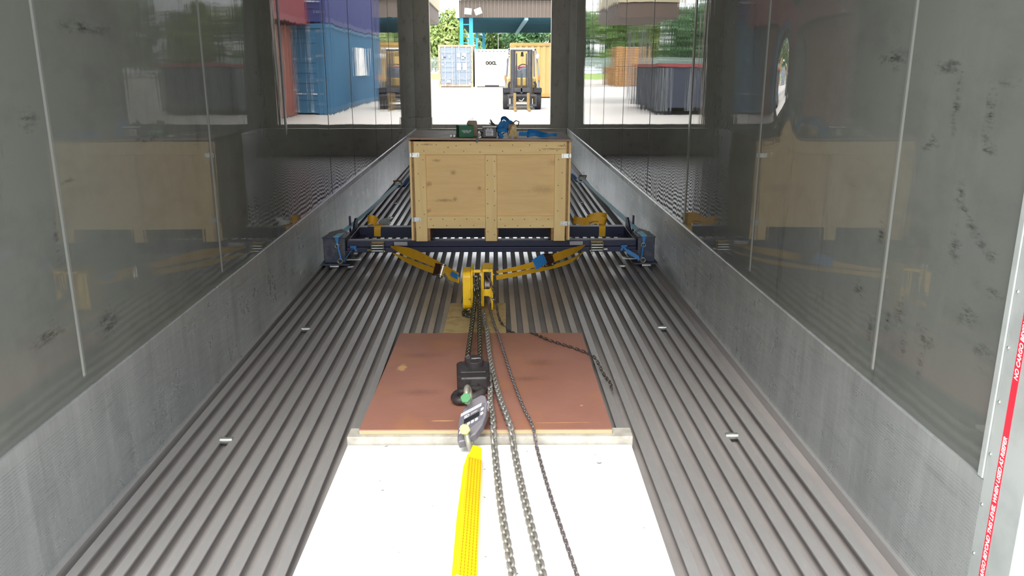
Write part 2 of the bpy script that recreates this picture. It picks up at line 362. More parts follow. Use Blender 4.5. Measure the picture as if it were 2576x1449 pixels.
def side(name, x, sg, mat, beads, nm, wide):
    w = M(); w.box(x - sg * .008, x - sg * .05, 1.66, YF, .0, ZC); o = struct(w, name, mat)
    for y, z0, hw in [(q, .44, .011) for q in beads] + [wide]:
        b = M(); z1 = ZC - .05
        # pressed swage: shallow ridge with a rounded lower end
        pts = []
        for k in range(9): a = math.pi + math.pi * k / 8; pts.append((y + hw * math.cos(a), z0 + hw + hw * math.sin(a)))
        pts += [(y + hw, z1), (y - hw, z1)]
        n = len(pts); c = [(y + (p[0] - y) * .45, p[1] + (.006 if p[1] < z0 + hw else 0)) for p in pts]
        vs = [(x - sg * .008, a_, b_) for a_, b_ in pts] + [(x - sg * .0045, a_, b_) for a_, b_ in c]
        b.add(vs, [(i, (i + 1) % n, (i + 1) % n + n, i + n) for i in range(n)] + [tuple(range(n, 2 * n))])
        b.obj('panel_bead', M_BEAD, o)
    for y in nm:
        M().box(x - sg * .0081, x - sg * .0065, y - .006, y + .006, .41, ZC).obj('panel_joint', M_RUB, o)
    # ribbed kick plate
    h = .405; pr = [(x - sg * .02, 0.0)]; k = 0; z = .012
    pr.append((x, .0)); pr.append((x, .012))
    while z < h - .045: pr += [(x, z), (x, z + .0055), (x - sg * .0018, z + .0065), (x - sg * .0018, z + .0082)]; z += .0092
    pr += [(x, z), (x, h - .004), (x - sg * .003, h), (x - sg * .02, h)]
    s_ = M(); s_.prism(pr, 1, 1.66, YF); struct(s_, 'baseboard_' + name.split('_')[1], M_SCUFF)
side('wall_left', XL, 1, MW_L, (2.246, 3.49), (6.0, 7.03, 8.40, 9.66, 11.12), (4.77, .93, .032))
side('wall_right', XR, -1, MW_R, (2.257, 3.46), (5.96, 7.22, 8.50, 9.70, 11.56), (4.73, .42, .032))
struct(M().box(XL - .05, XR + .05, YN, YF, ZC, ZC + .08), 'ceiling', M_CEIL)
# far frame: posts, low sill, header
f = M(); f.box(XL - .06, -.945, YF - .05, YF + .12, -.1, .565); f.box(XL - .06, -.955, YF, YF + .12, .565, ZC + .08)
f.box(.86, XR + .06, YF, YF + .12, -.1, ZC + .08); f.box(-.945, .86, YF, YF + .12, -.1, .455); f.box(-.955, .86, YF, YF + .12, 2.36, ZC + .08)
f.box(XL, XR, YF - .10, YF, -.05, .40)
struct(f, 'wall_front', M_END, bevel=.004)
# near door jambs with tape on the right one
for nm, x, sg in (('trim_1', XR, -1), ('trim_2', XL, 1)):
    j = M(); j.box(x, x - sg * .10, YN, 1.662, -.09, ZC + .08); j.box(x - sg * .10, x - sg * .16, YN, 1.75, -.09, ZC + .08)
    jo = struct(j, nm, M_JAMB, bevel=.003)
    M().box(x + sg * .003, x - sg * .012, 1.662, 1.681, .405, ZC).obj('corner_strip', M_ZINC if 0 else M_JAMB, jo, bevel=.002)
    for z in [.472 + .126 * k for k in range(-3, 16)]:
        M().ball((x + sg * .0005, 1.650, z), (.003, .0045, .0045), 10).obj('rivet', M_ZINC, jo, smooth=True)
    if sg < 0:
        tp = M().box(x - .0006, x + .0005, 1.599, 1.6195, -.02, 2.3).obj('warning_tape', M_RED, jo); tp['label'] = 'red warning tape with white capitals'
        for z0 in (-.378, .144, .666, 1.188):
            T = Matrix(((0, 0, -1, x - .0008), (0, 1, 0, 1.6090), (1, 0, 0, z0), (0, 0, 0, 1)))
            text('NO CARGO BEYOND THIS LEVEL WHEN USED AS REEFER', 'tape_lettering', M_WTXT, tp, T, .02, .0002, width=.389, shear=.25, bold=.0004, height=.0125, align='LEFT')
# yard
m = Mat('yard_concrete', 'bab5ad', .85); m.mix(m.mul(m.ramp(m.noise(.35, 6), .4, .7), .25), 'a9a49c'); m.mix(m.mul(m.ramp(m.noise(.9, 8, (1, .2, 1)), .6, .75), .3), 'a39a95')
struct(M().box(-160, 160, -40, 200, GZ - .3, GZ), 'ground', m.m)

# ------------------------------------------------------------------ boards on the floor
g = thing('white_board', 'white-faced board lying flat on the ribbed floor nearest the camera', 'board', (-.03, 2.1, 0))
b = M(); b.prism([(-.545, 1.40), (.466, 1.40), (.482, 2.649), (-.524, 2.662)], 2, .0005, .015); b.obj('face_sheet', M_WHITE, g, bevel=.0015)
g = thing('timber_batten', 'long grey weathered wooden batten under the near edge of the brown board', 'plank', (-.02, 2.68, 0))
b = M(); b.prism([(-.527, 2.668), (.488, 2.655), (.490, 2.73), (-.524, 2.743)], 2, .0005, .0435); b.obj('batten_body', M_BATTEN, g, bevel=.003)
g = thing('brown_plywood_board', 'brown film-faced plywood board beneath the chains', 'board', (-.02, 2.68, 0))
T = frame((-.02, 2.68, .045), (1, -.012, 0), (0, 1, -.0265))
b = M(); b.slot(0).box(-.4655, .4365, 0, 1.185, .0145, .0185, T); b.obj('board_face', fix(M_BROWN, (-.02, 2.68, 0)), g)
b = M(); b.box(-.4645, .4355, .001, 1.184, 0, .0144, T); b.obj('board_layers', M_LAYERS, g)
g = thing('plywood_scrap', 'small rough piece of pale plywood under the yellow hoist', 'board', (-.1, 4.1, 0))
b = M(); b.prism([(-.262, 3.868), (.055, 3.868), (.062, 4.46), (-.254, 4.46)], 2, .0005, .015); b.obj('scrap_sheet', M_SCRAP, g, bevel=.001)

# ------------------------------------------------------------------ wooden crate
CB = (-.02, 5.40, .176)
g = thing('wooden_crate', 'large plywood shipping crate with metal corner clips on the navy steel frame', 'crate', CB)
def cp(m_, n, mat, **k): return m_.obj(n, fix(mat, CB), g, **k)
x0, x1, yf, yb, zb, zt = -.530, .478, 5.402, 6.02, .176, .842
cp(M().box(x0, x1, yf + .012, yf + .024, zb + .092, zt - .004), 'front_panel', M_PLY)
cp(M().box(x0, x1, yb - .024, yb - .012, zb + .092, zt - .004), 'back_panel', M_PLY)
for s_, xa in ((-1, x0), (1, x1)):
    cp(M().box(min(xa, xa + s_ * .012), max(xa, xa + s_ * .012), yf + .002, yb, zb + .004, zt - .004), 'end_panel', M_PEDGE)
    cp(M().box(min(xa + s_ * .013, xa + s_ * .027), max(xa + s_ * .013, xa + s_ * .027), yf + .006, yb, zb + .004, zt - .002), 'end_batten', M_PV, bevel=.001)
rails = {}
rails['top'] = cp(M().box(x0 + .004, x1 - .006, yf - .004, yf + .012, zt - .088, zt - .003), 'top_rail', M_PH, bevel=.0012)
rails['l'] = cp(M().box(x0 + .004, x0 + .080, yf - .004, yf + .012, zb, zt - .0885), 'corner_stile', M_PV, bevel=.0012)
rails['r'] = cp(M().box(x1 - .080, x1 - .006, yf - .004, yf + .012, zb, zt - .0885), 'corner_stile', M_PV, bevel=.0012)
rails['c'] = cp(M().box(-.060, .016, yf - .004, yf + .012, zb, zt - .0905), 'centre_stile', M_PV, bevel=.0012)
rails['bl'] = cp(M().box(x0 + .081, -.061, yf - .003, yf + .012, zb + .088, zb + .170), 'bottom_rail', M_PH, bevel=.0012)
rails['br'] = cp(M().box(.017, x1 - .081, yf - .003, yf + .012, zb + .088, zb + .170), 'bottom_rail', M_PH, bevel=.0012)
for xc in (x0 + .052, -.022, x1 - .052):
    cp(M().box(xc - .046, xc + .046, yf + .013, yb - .03, zb, zb + .0880), 'runner', M_PEDGE, bevel=.002)
cp(M().box(x0, x1, yf + .025, yb - .025, zb + .0885, zb + .104), 'base_deck', M_PEDGE)
# lid: slight twist and overhang
lid = thing('crate_lid', '', '', (0, 0, 0)); bpy.data.objects.remove(lid)
T = frame((-.028, 5.375, .8465), (1, .006, -.012), (0, 1, .0))
lo = M().box(-.535, .533, 0, .655, .0035, .0125, T).obj('lid', M_LID, g, bevel=.001)
M().box(-.534, .532, .001, .654, 0, .0034, T).obj('lid_edge', M_LIDEDGE, lo)
def nail(par, x, z, y=yf - .0045):
    M().cyl((x, y + .001, z), (x, y - .0003, z), .0032, 8).obj('nail', M_RUB, par)
random.seed(3)
for k in range(9): nail(rails['top'], -.49 + k * .118 + random.uniform(-.02, .02), zt - .026 + random.uniform(-.006, .006))
for k in range(8): nail(rails['top'], -.46 + k * .125 + random.uniform(-.02, .02), zt - .066 + random.uniform(-.006, .006))
for k in range(6):
    nail(rails['l'], x0 + (.03 if k % 2 else .062), .72 - k * .09); nail(rails['r'], x1 - (.03 if k % 2 else .056), .72 - k * .085)
    nail(rails['c'], -.045, .715 - k * .095); nail(rails['c'], .001, .71 - k * .098)
for k in range(5):
    nail(rails['bl'], x0 + .105 + k * .08, zb + .150); nail(rails['br'], .04 + k * .08, zb + .148)
    if k < 4: nail(rails['bl'], x0 + .12 + k * .09, zb + .107); nail(rails['br'], .07 + k * .085, zb + .105)
for xa, s_, z in ((x0 - .022, 1, .752), (x0 - .022, 1, .325), (x1 + .026, -1, .745), (x1 + .026, -1, .295)):
    c = M(); c.box(min(xa, xa + s_ * .062), max(xa, xa + s_ * .062), yf - .0065, yf - .0045, z - .015, z + .015)
    c.box(min(xa, xa - s_ * .002), max(xa, xa - s_ * .002), yf - .0065, yf + .04, z - .013, z + .013)
    co = c.obj('corner_clip', M_ZINC, g, bevel=.0006)
    c = M(); c.tube([(xa + s_ * .012, yf - .008, z - .014), (xa + s_ * .016, yf - .012, z), (xa + s_ * .012, yf - .008, z + .014)], .0022, 6)
    c.obj('clip_wire', M_ZINC, co, smooth=True)
    for dz in (.006, -.006): M().ball((xa + s_ * .052, yf - .0075, z + dz), .003, 8).obj('clip_rivet', M_ZINC, co, smooth=True)

# ------------------------------------------------------------------ navy steel frame under the crate
FB = (-.03, 5.40, .0)
g = thing('transport_cradle', 'navy blue steel transport frame carrying the plywood crate across the floor', 'frame', FB)
fb = M(); fb.box(-1.0, .965, 5.437, 5.50, .130, .174); fb.box(-1.0, .965, 5.425, 5.50, .094, .1295)
fo = fb.obj('front_beam', M_NAVY, g, bevel=.003)
M().box(-.99, .955, 5.4345, 5.4365, .168, .173).obj('edge_highlight', M_NAVYW, fo)  # paler strip imitates the highlight along the beam's top edge
bb = M(); bb.box(-1.0, .965, 5.955, 5.97, .088, .166); bb.box(-1.0, .965, 5.97, 6.03, .088, .10); bb.box(-1.0, .965, 5.97, 6.03, .158, .1655); bb.obj('rear_beam', M_NAVY, g, bevel=.002)
for sx, xi in ((-1, -1.003), (1, .968)):
    xo = -1.150 if sx < 0 else 1.083; a, b = min(xi, xo), max(xi, xo); xm = (a + b) / 2
    c = M(); c.box(a, b, 5.392, 5.62, .031, .198); co = c.obj('end_box', M_NAVYW, g, bevel=.004)
    c = M(); c.prism([(a - .004, 5.386), (b + .004, 5.386), (b - .02, 5.60), (xm, 5.69), (a + .02, 5.60)], 2, .199, .206); c.obj('cap_plate', M_NAVYW, g, bevel=.001)
    c = M(); c.box(a - .02 if sx < 0 else a - .03, b + .03 if sx < 0 else b + .02, 5.355, 5.66, .020, .030); fo2 = c.obj('foot_plate', M_NAVYW, g, bevel=.002)
    for y in (5.37, 5.60):
        M().cyl((xm - .03, y, .0125), (xm + .03, y, .0125), .0118, 14).obj('roller', M_ZINC, fo2, smooth=True)
    c = M(); c.box(min(xi, xi - sx * .05), max(xi, xi - sx * .05), 5.40, 5.955, .10, .112); c.box(min(xi, xi - sx * .008), max(xi, xi - sx * .008), 5.50, 5.955, .10, .166)
    c.obj('side_rail', M_NAVY, g, bevel=.002)
    pts = [(5.74, .10), (5.97, .10), (5.97, .235), (5.90, .245), (5.86, .225), (5.80, .19), (5.74, .175)]
    c = M(); c.prism(pts, 0, xi + sx * .01 - .006, xi + sx * .01 + .006); c.obj('rear_bracket', M_NAVY, g, bevel=.002)
    c = M(); c.box(xi + sx * .052 - .006, xi + sx * .052 + .006, 5.90, 5.93, .10, .258); c.obj('upright_tab', M_NAVY, g, bevel=.002)
    # D ring on end box face and on the foot plate
    def ring(cx, cy, cz, r, par, tilt):
        pts = [(cx + r * math.cos(q), cy - abs(math.sin(q)) * .004, cz + r * math.sin(q)) for q in [2 * math.pi * k / 18 for k in range(18)]]
        M().tube(pts, .0036, 7, closed=True).obj('lashing_ring', M_SHACK, par, smooth=True)
    ring(xm - sx * .022, 5.380, .150, .014, co, 0); ring(xi + sx * .035, 5.372, .048, .016, fo2, 0)
    M().box(xi - sx * .10, xi + sx * .01, 5.40, 5.45, .045, .053).obj('lock_pin', M_ZINC, g, bevel=.002) if sx > 0 else M().box(xi, xi + .10, 5.40, 5.45, .045, .053).obj('lock_pin', M_ZINC, g, bevel=.002)
for x_ in (-.635, .555): M().box(x_ - .045, x_ + .045, 5.431, 5.436, .139, .165).obj('spacer_block', simple('bare_aluminium', 'a3a0a3', .4, .3).m, g, bevel=.0015)

# ------------------------------------------------------------------ ratchet buckles
def ratchet(parent, T, sc=1.0, mat=M_BRASS):
    """ratchet body built in its own frame: x across strap, y along strap, z off the strap; as parts of the strap"""
    def P(v): return T @ (Vector(v) * sc)
    b = M()
    for sx in (-1, 1):
        b.prism([(-.045, -.006), (.03, -.008), (.045, .008), (.03, .024), (0, .028), (-.04, .012)], 0, sx * .030 - .0015, sx * .030 + .0015, T @ Matrix.Scale(sc, 4))
    b.cyl(P((-.034, -.038, .0)), P((.034, -.038, .0)), .005 * sc, 8); b.prism([(-.04, -.004), (.025, -.004), (.02, .012), (-.038, .008)], 0, -.026, .026, T @ Matrix.Scale(sc, 4)); fr = b.obj('ratchet_frame', mat, parent)
    b = M(); b.cyl(P((-.036, .02, .012)), P((.036, .02, .012)), .009 * sc, 12)
    for sx in (-1, 1): b.cyl(P((sx * .024 - .002, .02, .012)), P((sx * .024 + .002, .02, .012)), .017 * sc, 12)
    b.obj('ratchet_spool', M_ZINC, parent, smooth=True)
    b = M()
    for sx in (-1, 1): b.prism([(.02, .004), (.035, .02), (-.03, .052), (-.055, .050), (-.05, .040)], 0, sx * .035 - .0012, sx * .035 + .0012, T @ Matrix.Scale(sc, 4))
    b.cyl(P((-.038, -.05, .046)), P((.038, -.05, .046)), .0065 * sc, 10); b.cyl(P((-.034, -.02, .040)), P((.034, -.02, .040)), .004 * sc, 8)
    b.obj('ratchet_handle', mat, parent, smooth=False)
    return fr

M_RATB = simple('brown_ratchet_steel', '54382a', .32, .6, '2e211b', .6, 60).m
# gold straps tied to the frame
def loopstrap(name, label, x, w, back, base):
    pass
# left front buckle and right front buckle on the front beam
for sx, x_, lab in ((-1, -.787, 'brassy ratchet buckle with steel rollers on the left part of the navy front beam'), (1, .693, 'brassy ratchet buckle with pale pin on the right part of the navy front beam')):
    g = thing('ratchet_buckle', lab, 'buckle', (x_, 5.40, .12))
    T = frame((x_, 5.405, .122), (1, 0, 0), (0, .12, 1))
    T = frame((x_, 5.417, .122), (1, 0, 0), (0, .12, 1)) @ Matrix.Rotation(0, 4, 'X')
    b = M()
    for q in (-1, 1): b.box(x_ + q * .040 - .003, x_ + q * .040 + .003, 5.385, 5.423, .098, .165)
    b.box(x_ - .043, x_ + .043, 5.417, 5.423, .150, .172); b.obj('buckle_frame', M_BRASS, g, bevel=.002)
    for z in (.112, .130, .148): M().cyl((x_ - .044, 5.395, z), (x_ + .044, 5.395, z), .0065, 12).obj('cross_roller', M_ZINC, g, smooth=True)
    M().cyl((x_ + sx * .046, 5.398, .118), (x_ + sx * .070, 5.398, .118), .0075, 12).obj('pin', M_BTN if sx > 0 else M_BRASS, g, smooth=True)
    M().ball((x_ - sx * .046, 5.395, .108), .008, 8).obj('pawl', M_ZINC, g, smooth=True)
    for q in (-1, 1): M().cyl((x_ + q * .034, 5.39, .098), (x_ + q * .034, 5.388, .083), .003, 8).obj('hanging_pin', M_ZINC, g)

# gold strap over rear beam, left: upright loop + buckle
g = thing('gold_strap', 'gold webbing strap with silver buckle looped over the rear beam on the left', 'strap', (-.87, 5.95, .17))
b = M(); b.ribbon(curve([(-.865, 5.945, .10), (-.862, 5.940, .155), (-.858, 5.952, .175), (-.852, 5.985, .178)], 6), (1, .1, .05), .048, .003); b.obj('hanging_end', M_GOLDL, g)
b = M(); b.ribbon(curve([(-.94, 6.01, .212), (-.922, 5.985, .222), (-.90, 5.98, .220), (-.882, 5.99, .205), (-.872, 6.0, .195)], 6), (.1, .2, 1), .062, .003)
b.ribbon(curve([(-.94, 5.99, .172), (-.88, 5.99, .176), (-.82, 5.99, .176), (-.78, 6.0, .180)], 5), (0, 1, 0), .05, .003); b.obj('looped_end', M_GOLD, g)
ratchet(g, frame((-.815, 6.0, .190), (.15, 1, 0), (-1, .15, .15)), .9, M_ZINC)
# right: bundle
g = thing('gold_strap', 'gold webbing strap bundled in fat loops over the rear beam on the right', 'strap', (.78, 5.95, .17))
b = M(); b.ribbon(curve([(.797, 5.944, .094), (.797, 5.940, .155), (.797, 5.950, .174), (.797, 5.99, .180)], 6), (1, 0, 0), .048, .003)
b.obj('hanging_end', M_GOLDL, g)
b = M()
b.ribbon(curve([(.835, 6.0, .232), (.80, 5.965, .242), (.755, 5.962, .244), (.715, 5.975, .232), (.69, 5.995, .215)], 7), (.1, .25, 1), .052, .003)
b.ribbon(curve([(.832, 5.99, .205), (.815, 5.955, .208), (.78, 5.948, .215), (.73, 5.955, .214), (.69, 5.965, .205), (.655, 5.955, .206), (.61, 5.955, .212), (.585, 5.975, .214), (.605, 6.0, .210)], 7), (.25, .2, 1), .055, .003)
b.obj('looped_bundle', M_GOLD, g)
b = M(); b.tube([(.70, 5.95, .196), (.73, 5.945, .206), (.765, 5.945, .207), (.755, 5.95, .192), (.72, 5.95, .184)], .004, 6, closed=True); b.obj('end_hook', M_SHACK, g, smooth=True)

# pale blue straps along the floor to hidden anchor, over the end boxes
for sx, P0, P1, lab in ((-1, (-1.054, 5.381, .212), (-1.030, 8.70, .10), 'pale blue webbing lashing strap running back along the left wall'),
                        (1, (1.006, 5.381, .212), (.985, 9.10, .10), 'pale blue webbing lashing strap running back along the right wall')):
    g = thing('lashing_strap', lab, 'strap', P0, 'pale blue lashing straps' if 0 else None)
    b = M(); p = [Vector(P0).lerp(Vector(P1), t) + Vector((0, 0, -.012 * math.sin(math.pi * t))) for t in [k / 14 for k in range(15)]]
    b.ribbon(p, [(1, 0, .12 * math.sin(k * .4)) for k in range(15)], .044, .002); b.obj('long_webbing', M_SKY, g)
    xm = P0[0]
    b = M(); b.ribbon([(xm, 5.42, .2095), (xm, 5.385, .211), (xm, 5.3795, .2), (xm - sx * .002, 5.3765, .165)], (1, 0, 0), [.03, .03, .024, .012], .002)
    b.ribbon([(xm - sx * .002, 5.3755, .166), ((-1.030 if sx < 0 else .990), 5.364, .062)], (1, .3, 0), .010, .002); b.obj('short_webbing', M_TIE, g)
    T = frame((P1[0], P1[1] + .05, .085), (1, 0, 0), (0, 1, 0)); ratchet(g, T, 1.15, M_BRASS)
    b = M(); x_ = P1[0]; b.ribbon(curve([(x_, P1[1] + .1, .05), (x_ - sx * .03, P1[1] + .5, .06), (x_ - sx * .07, P1[1] + 1.0, .09), (x_ - sx * .16, P1[1] + 1.5, .05)], 6), (1, 0, .3), .05, .003)
    b.ribbon(curve([(x_ - sx * .02, P1[1] + .3, .03), (x_ + sx * -.09, P1[1] + .5, .09), (x_ - sx * .15, P1[1] + .45, .05), (x_ - sx * .22, P1[1] + .6, .02)], 6), (.2, 1, .3), .05, .003)
    b.obj('loose_webbing', M_BLUE, g)
    # short tie from beam to the foot-plate ring
    xa = -.953 if sx < 0 else .880; xb = -1.012 if sx < 0 else .975
    g = thing('blue_tie', 'short blue webbing tie from the %s end of the front beam to its foot ring' % ('left' if sx < 0 else 'right'), 'strap', (xa, 5.38, .1))
    b = M(); b.ribbon(curve([(xa, 5.418, .128), (xa + sx * .018, 5.40, .105), (xb - sx * .014, 5.37, .068), (xb, 5.362, .05)], 6), (.6, 0, .8), [.016] * 6 + [.026] * 8 + [.014] * 5, .003); b.obj('tie_webbing', M_TIE, g)
    b = M(); b.ribbon([(xa - .022, 5.421, .134), (xa + .020, 5.421, .136)], (0, 0, 1), .012, .004); b.ribbon([(xa - sx * .005, 5.418, .132), (xa - sx * .022, 5.416, .105)], (1, 0, .2), .012, .003); b.obj('tie_knot', M_TIE, g)

# ------------------------------------------------------------------ yellow round slings from the beam to the hoist
g = thing('yellow_sling', 'doubled gold sling with ratchet from the beam to the left side of the hoist', 'sling', (-.45, 4.9, .15))
b = M(); A = [(-.700, 5.418, .137), (-.62, 5.26, .150), (-.50, 5.06, .160), (-.36, 4.78, .170), (-.205, 4.42, .188)]
b.ribbon(curve(A, 6), [(.3, .1, .9)] * 25, [.010 + .048 * min(1, k / 9) - .030 * max(0, (k - 12) / 12) for k in range(25)], .004); b.obj('upper_band', M_GOLD, g)
b = M(); A = [(-.685, 5.40, .094), (-.56, 5.20, .088), (-.44, 4.94, .108), (-.32, 4.66, .142), (-.200, 4.40, .165)]
b.ribbon(curve(A, 6), [(.2, .1, 1)] * 25, [.008 + .026 * min(1, k / 6) for k in range(25)], .004); b.obj('lower_band', M_GOLDL, g)
ratchet(g, frame((-.330, 4.64, .165), (.25, .3, .9), (.55, -1, .0)), 1.1, M_RATB)
b = M(); b.ribbon([(-.245, 4.48, .184), (-.205, 4.41, .180)], (.2, .1, 1), .026, .008); b.obj('blue_tag', M_TIE, g)
b = M(); b.cyl((-.288, 4.575, .155), (-.243, 4.49, .105), .0095, 12); b.obj('steel_sleeve', M_ZINC, g, smooth=True)
g = thing('yellow_sling', 'doubled gold sling with blue sleeve from the beam to the right side of the hoist', 'sling', (.3, 4.9, .15))
b = M(); A = [(.612, 5.418, .142), (.53, 5.22, .155), (.38, 4.93, .172), (.20, 4.66, .182), (.012, 4.42, .205)]
b.ribbon(curve(A, 6), [(-.3, .1, .9)] * 25, [.008 + .040 * min(1, k / 9) - .034 * max(0, (k - 13) / 11) for k in range(25)], .004); b.obj('upper_band', M_GOLD, g)
b = M(); A = [(.600, 5.395, .098), (.48, 5.14, .094), (.33, 4.88, .118), (.17, 4.64, .146), (.010, 4.41, .176)]
b.ribbon(curve(A, 6), [(-.2, .1, 1)] * 25, [.006 + .020 * min(1, k / 6) for k in range(25)], .004); b.obj('lower_band', M_GOLDL, g)
b = M(); b.tube([(.545 + .022 * math.cos(q), 5.30, .088 + .03 * math.sin(q)) for q in [2 * math.pi * k / 16 for k in range(16)]], .0022, 6, closed=True); b.obj('wire_loop', M_BRASS, g, smooth=True)
ratchet(g, frame((.335, 4.84, .182), (-.25, .5, .85), (1, .9, .1)), 1.0, M_RATB)
b = M(); b.ribbon(curve([(.300, 4.79, .195), (.268, 4.745, .190), (.235, 4.70, .178)], 4), (-.35, .2, .85), .062, .012); b.obj('blue_sleeve', M_TIE, g)

# ------------------------------------------------------------------ hoist
HB = (-.095, 4.31, .016)
g = thing('chain_hoist', 'scuffed yellow manual chain hoist standing on the plywood scrap', 'hoist', HB)
hx = lambda a, b: (a, b)
def rounded(y0, y1, z0, z1, r, n=5):
    pts = []
    for cy, cz, a0 in ((y1 - r, z0 + r, -90), (y1 - r, z1 - r, 0), (y0 + r, z1 - r, 90), (y0 + r, z0 + r, 180)):
        for k in range(n): a = math.radians(a0 + 90 * k / (n - 1)); pts.append((cy + r * math.cos(a), cz + r * math.sin(a)))
    return pts
M().prism(rounded(4.312, 4.46, .017, .232, .03), 0, -.176, -.130).obj('gear_cover', M_YEL, g, bevel=.004, seg=3)
M().prism(rounded(4.308, 4.47, .020, .245, .03), 0, -.1295, -.1195).obj('side_plate', M_YEL, g, bevel=.002)
M().prism(rounded(4.308, 4.47, .030, .238, .03), 0, -.0755, -.0675).obj('side_plate', M_YEL, g, bevel=.002)
b = M(); b.box(-.1195, -.0755, 4.335, 4.36, .222, .238); b.box(-.1195, -.0755, 4.42, 4.45, .03, .06); b.obj('spacer_bar', M_YEL, g, bevel=.004)
b = M(); b.cyl((-.119, 4.37, .14), (-.076, 4.37, .14), .055, 24); b.cyl((-.112, 4.345, .198), (-.083, 4.345, .198), .014, 14); b.cyl((-.104, 4.345, .198), (-.091, 4.345, .198), .017, 14); b.obj('load_sheave', M_CHAIN, g, smooth=True)
# hand wheel guard: frame with open window
y0, y1 = 4.306, 4.46
T = None
gd = M(); gd.box(-.067, -.012, y0, y1, .234, .249); gd.box(-.020, -.010, y0, y1, .02, .234); gd.box(-.067, -.060, y0, y1, .04, .234)
ft = [(-.060, .102), (-.020, .102), (-.020, .16), (-.024, .145), (-.032, .137), (-.060, .137)]
b_ = M(); gd.prism(ft, 1, y0, y0 + .012)
gd.prism([(-.020, .05), (-.020, .103), (-.060, .103), (-.060, .098), (-.034, .098), (-.025, .09)], 1, y0, y0 + .012)
gd.box(-.060, -.020, y0 + .012, y1, .10, .112)
gd.obj('wheel_guard', M_YEL, g, bevel=.003, seg=2)
b = M(); b.cyl((-.055, 4.39, .14), (-.049, 4.39, .14), .062, 24); b.cyl((-.034, 4.39, .14), (-.028, 4.39, .14), .062, 24); b.cyl((-.049, 4.39, .14), (-.034, 4.39, .14), .05, 24)
b.obj('hand_wheel', M_HCHAIN, g, smooth=True)
for p in ((-.138, .083), (-.016, .088), (-.008, .078)): M().ball((p[0], 4.305, p[1]), (.006, .004, .006), 10).obj('bolt', M_ZINC, g, smooth=True)
M().ball((-.007, 4.33, .213), .007, 8).obj('bolt', M_ZINC, g, smooth=True)
M().prism([(4.33, .02), (4.37, .02), (4.37, .05), (4.345, .06)], 0, -.180, -.1765).obj('latch', M_RUB, g)

# ------------------------------------------------------------------ chains
zb_ = .067
def chain(label, pts, pitch, r, w, mat, tw=45, name='chain'):
    c = chain_mesh(pts, pitch, r, w, tw); return single(c, name, mat, label, 'chain', base=tuple(pts[0]), smooth=True)
chain('left of the thick steel chains from the hoist to the black hook block', [(-.107, 4.315, .195), (-.106, 4.29, .13), (-.108, 4.20, .105), (-.112, 3.80, .098), (-.120, 3.20, .110)], .0225, .0048, .0275, M_CHAIN)
chain('middle thick steel chain from the hoist down to the black hook block', [(-.088, 4.312, .205), (-.086, 4.28, .14), (-.083, 4.15, .095), (-.075, 3.75, .095), (-.062, 3.20, .110)], .0225, .0048, .0275, M_CHAIN)
chain('thick chain lying over the brown board and leaving the picture right of its twin', [(-.060, 4.20, .045), (-.055, 4.02, .032), (-.046, 3.90, .048), (-.040, 3.80, .060), (-.022, 3.40, .062), (.010, 3.0, .074), (.040, 2.76, .080), (.055, 2.66, .072), (.066, 2.55, .030), (.088, 2.25, .028), (.118, 1.9, .028), (.14, 1.6, .028)], .0228, .0051, .0290, M_CHAIN2)
chain('thick chain emerging from behind the load cell beside the yellow webbing', [(-.035, 3.16, .13), (-.022, 3.05, .082), (-.020, 2.9, .078), (-.012, 2.76, .080), (-.008, 2.66, .072), (-.002, 2.55, .030), (.016, 2.2, .028), (.040, 1.9, .028), (.060, 1.6, .028)], .0228, .0051, .0290, M_CHAIN2)
chain('short loop of thick chain left of the hoist foot on the plywood scrap', [(-.110, 4.25, .035), (-.135, 4.24, .040), (-.165, 4.23, .030), (-.160, 4.19, .028), (-.13, 4.17, .030), (-.115, 4.12, .034), (-.118, 4.06, .05)], .0225, .0048, .0275, M_CHAIN)
chain('thin hand chain running straight down to the lower edge of the picture', [(-.040, 4.33, .085), (-.030, 4.27, .04), (-.012, 4.1, .030), (.004, 3.92, .036), (.014, 3.82, .048), (.058, 3.3, .060), (.100, 2.9, .070), (.129, 2.70, .076), (.139, 2.64, .05), (.146, 2.58, .024), (.168, 2.3, .024), (.198, 2.0, .024), (.235, 1.65, .024)], .0205, .0027, .0150, M_HCHAIN2, 18, 'hand_chain')
chain('thin hand chain hanging from the hoist guard and trailing right across the brown board', [(-.040, 4.31, .205), (-.018, 4.285, .17), (.006, 4.20, .09), (.022, 4.10, .035), (.058, 4.0, .010), (.120, 3.90, .010), (.19, 3.83, .038), (.255, 3.72, .044), (.34, 3.62, .047), (.415, 3.52, .050), (.45, 3.45, .045), (.475, 3.34, .012), (.49, 3.24, .010), (.485, 3.17, .006)], .0215, .0023, .0145, M_HCHAIN, 40, 'hand_chain')

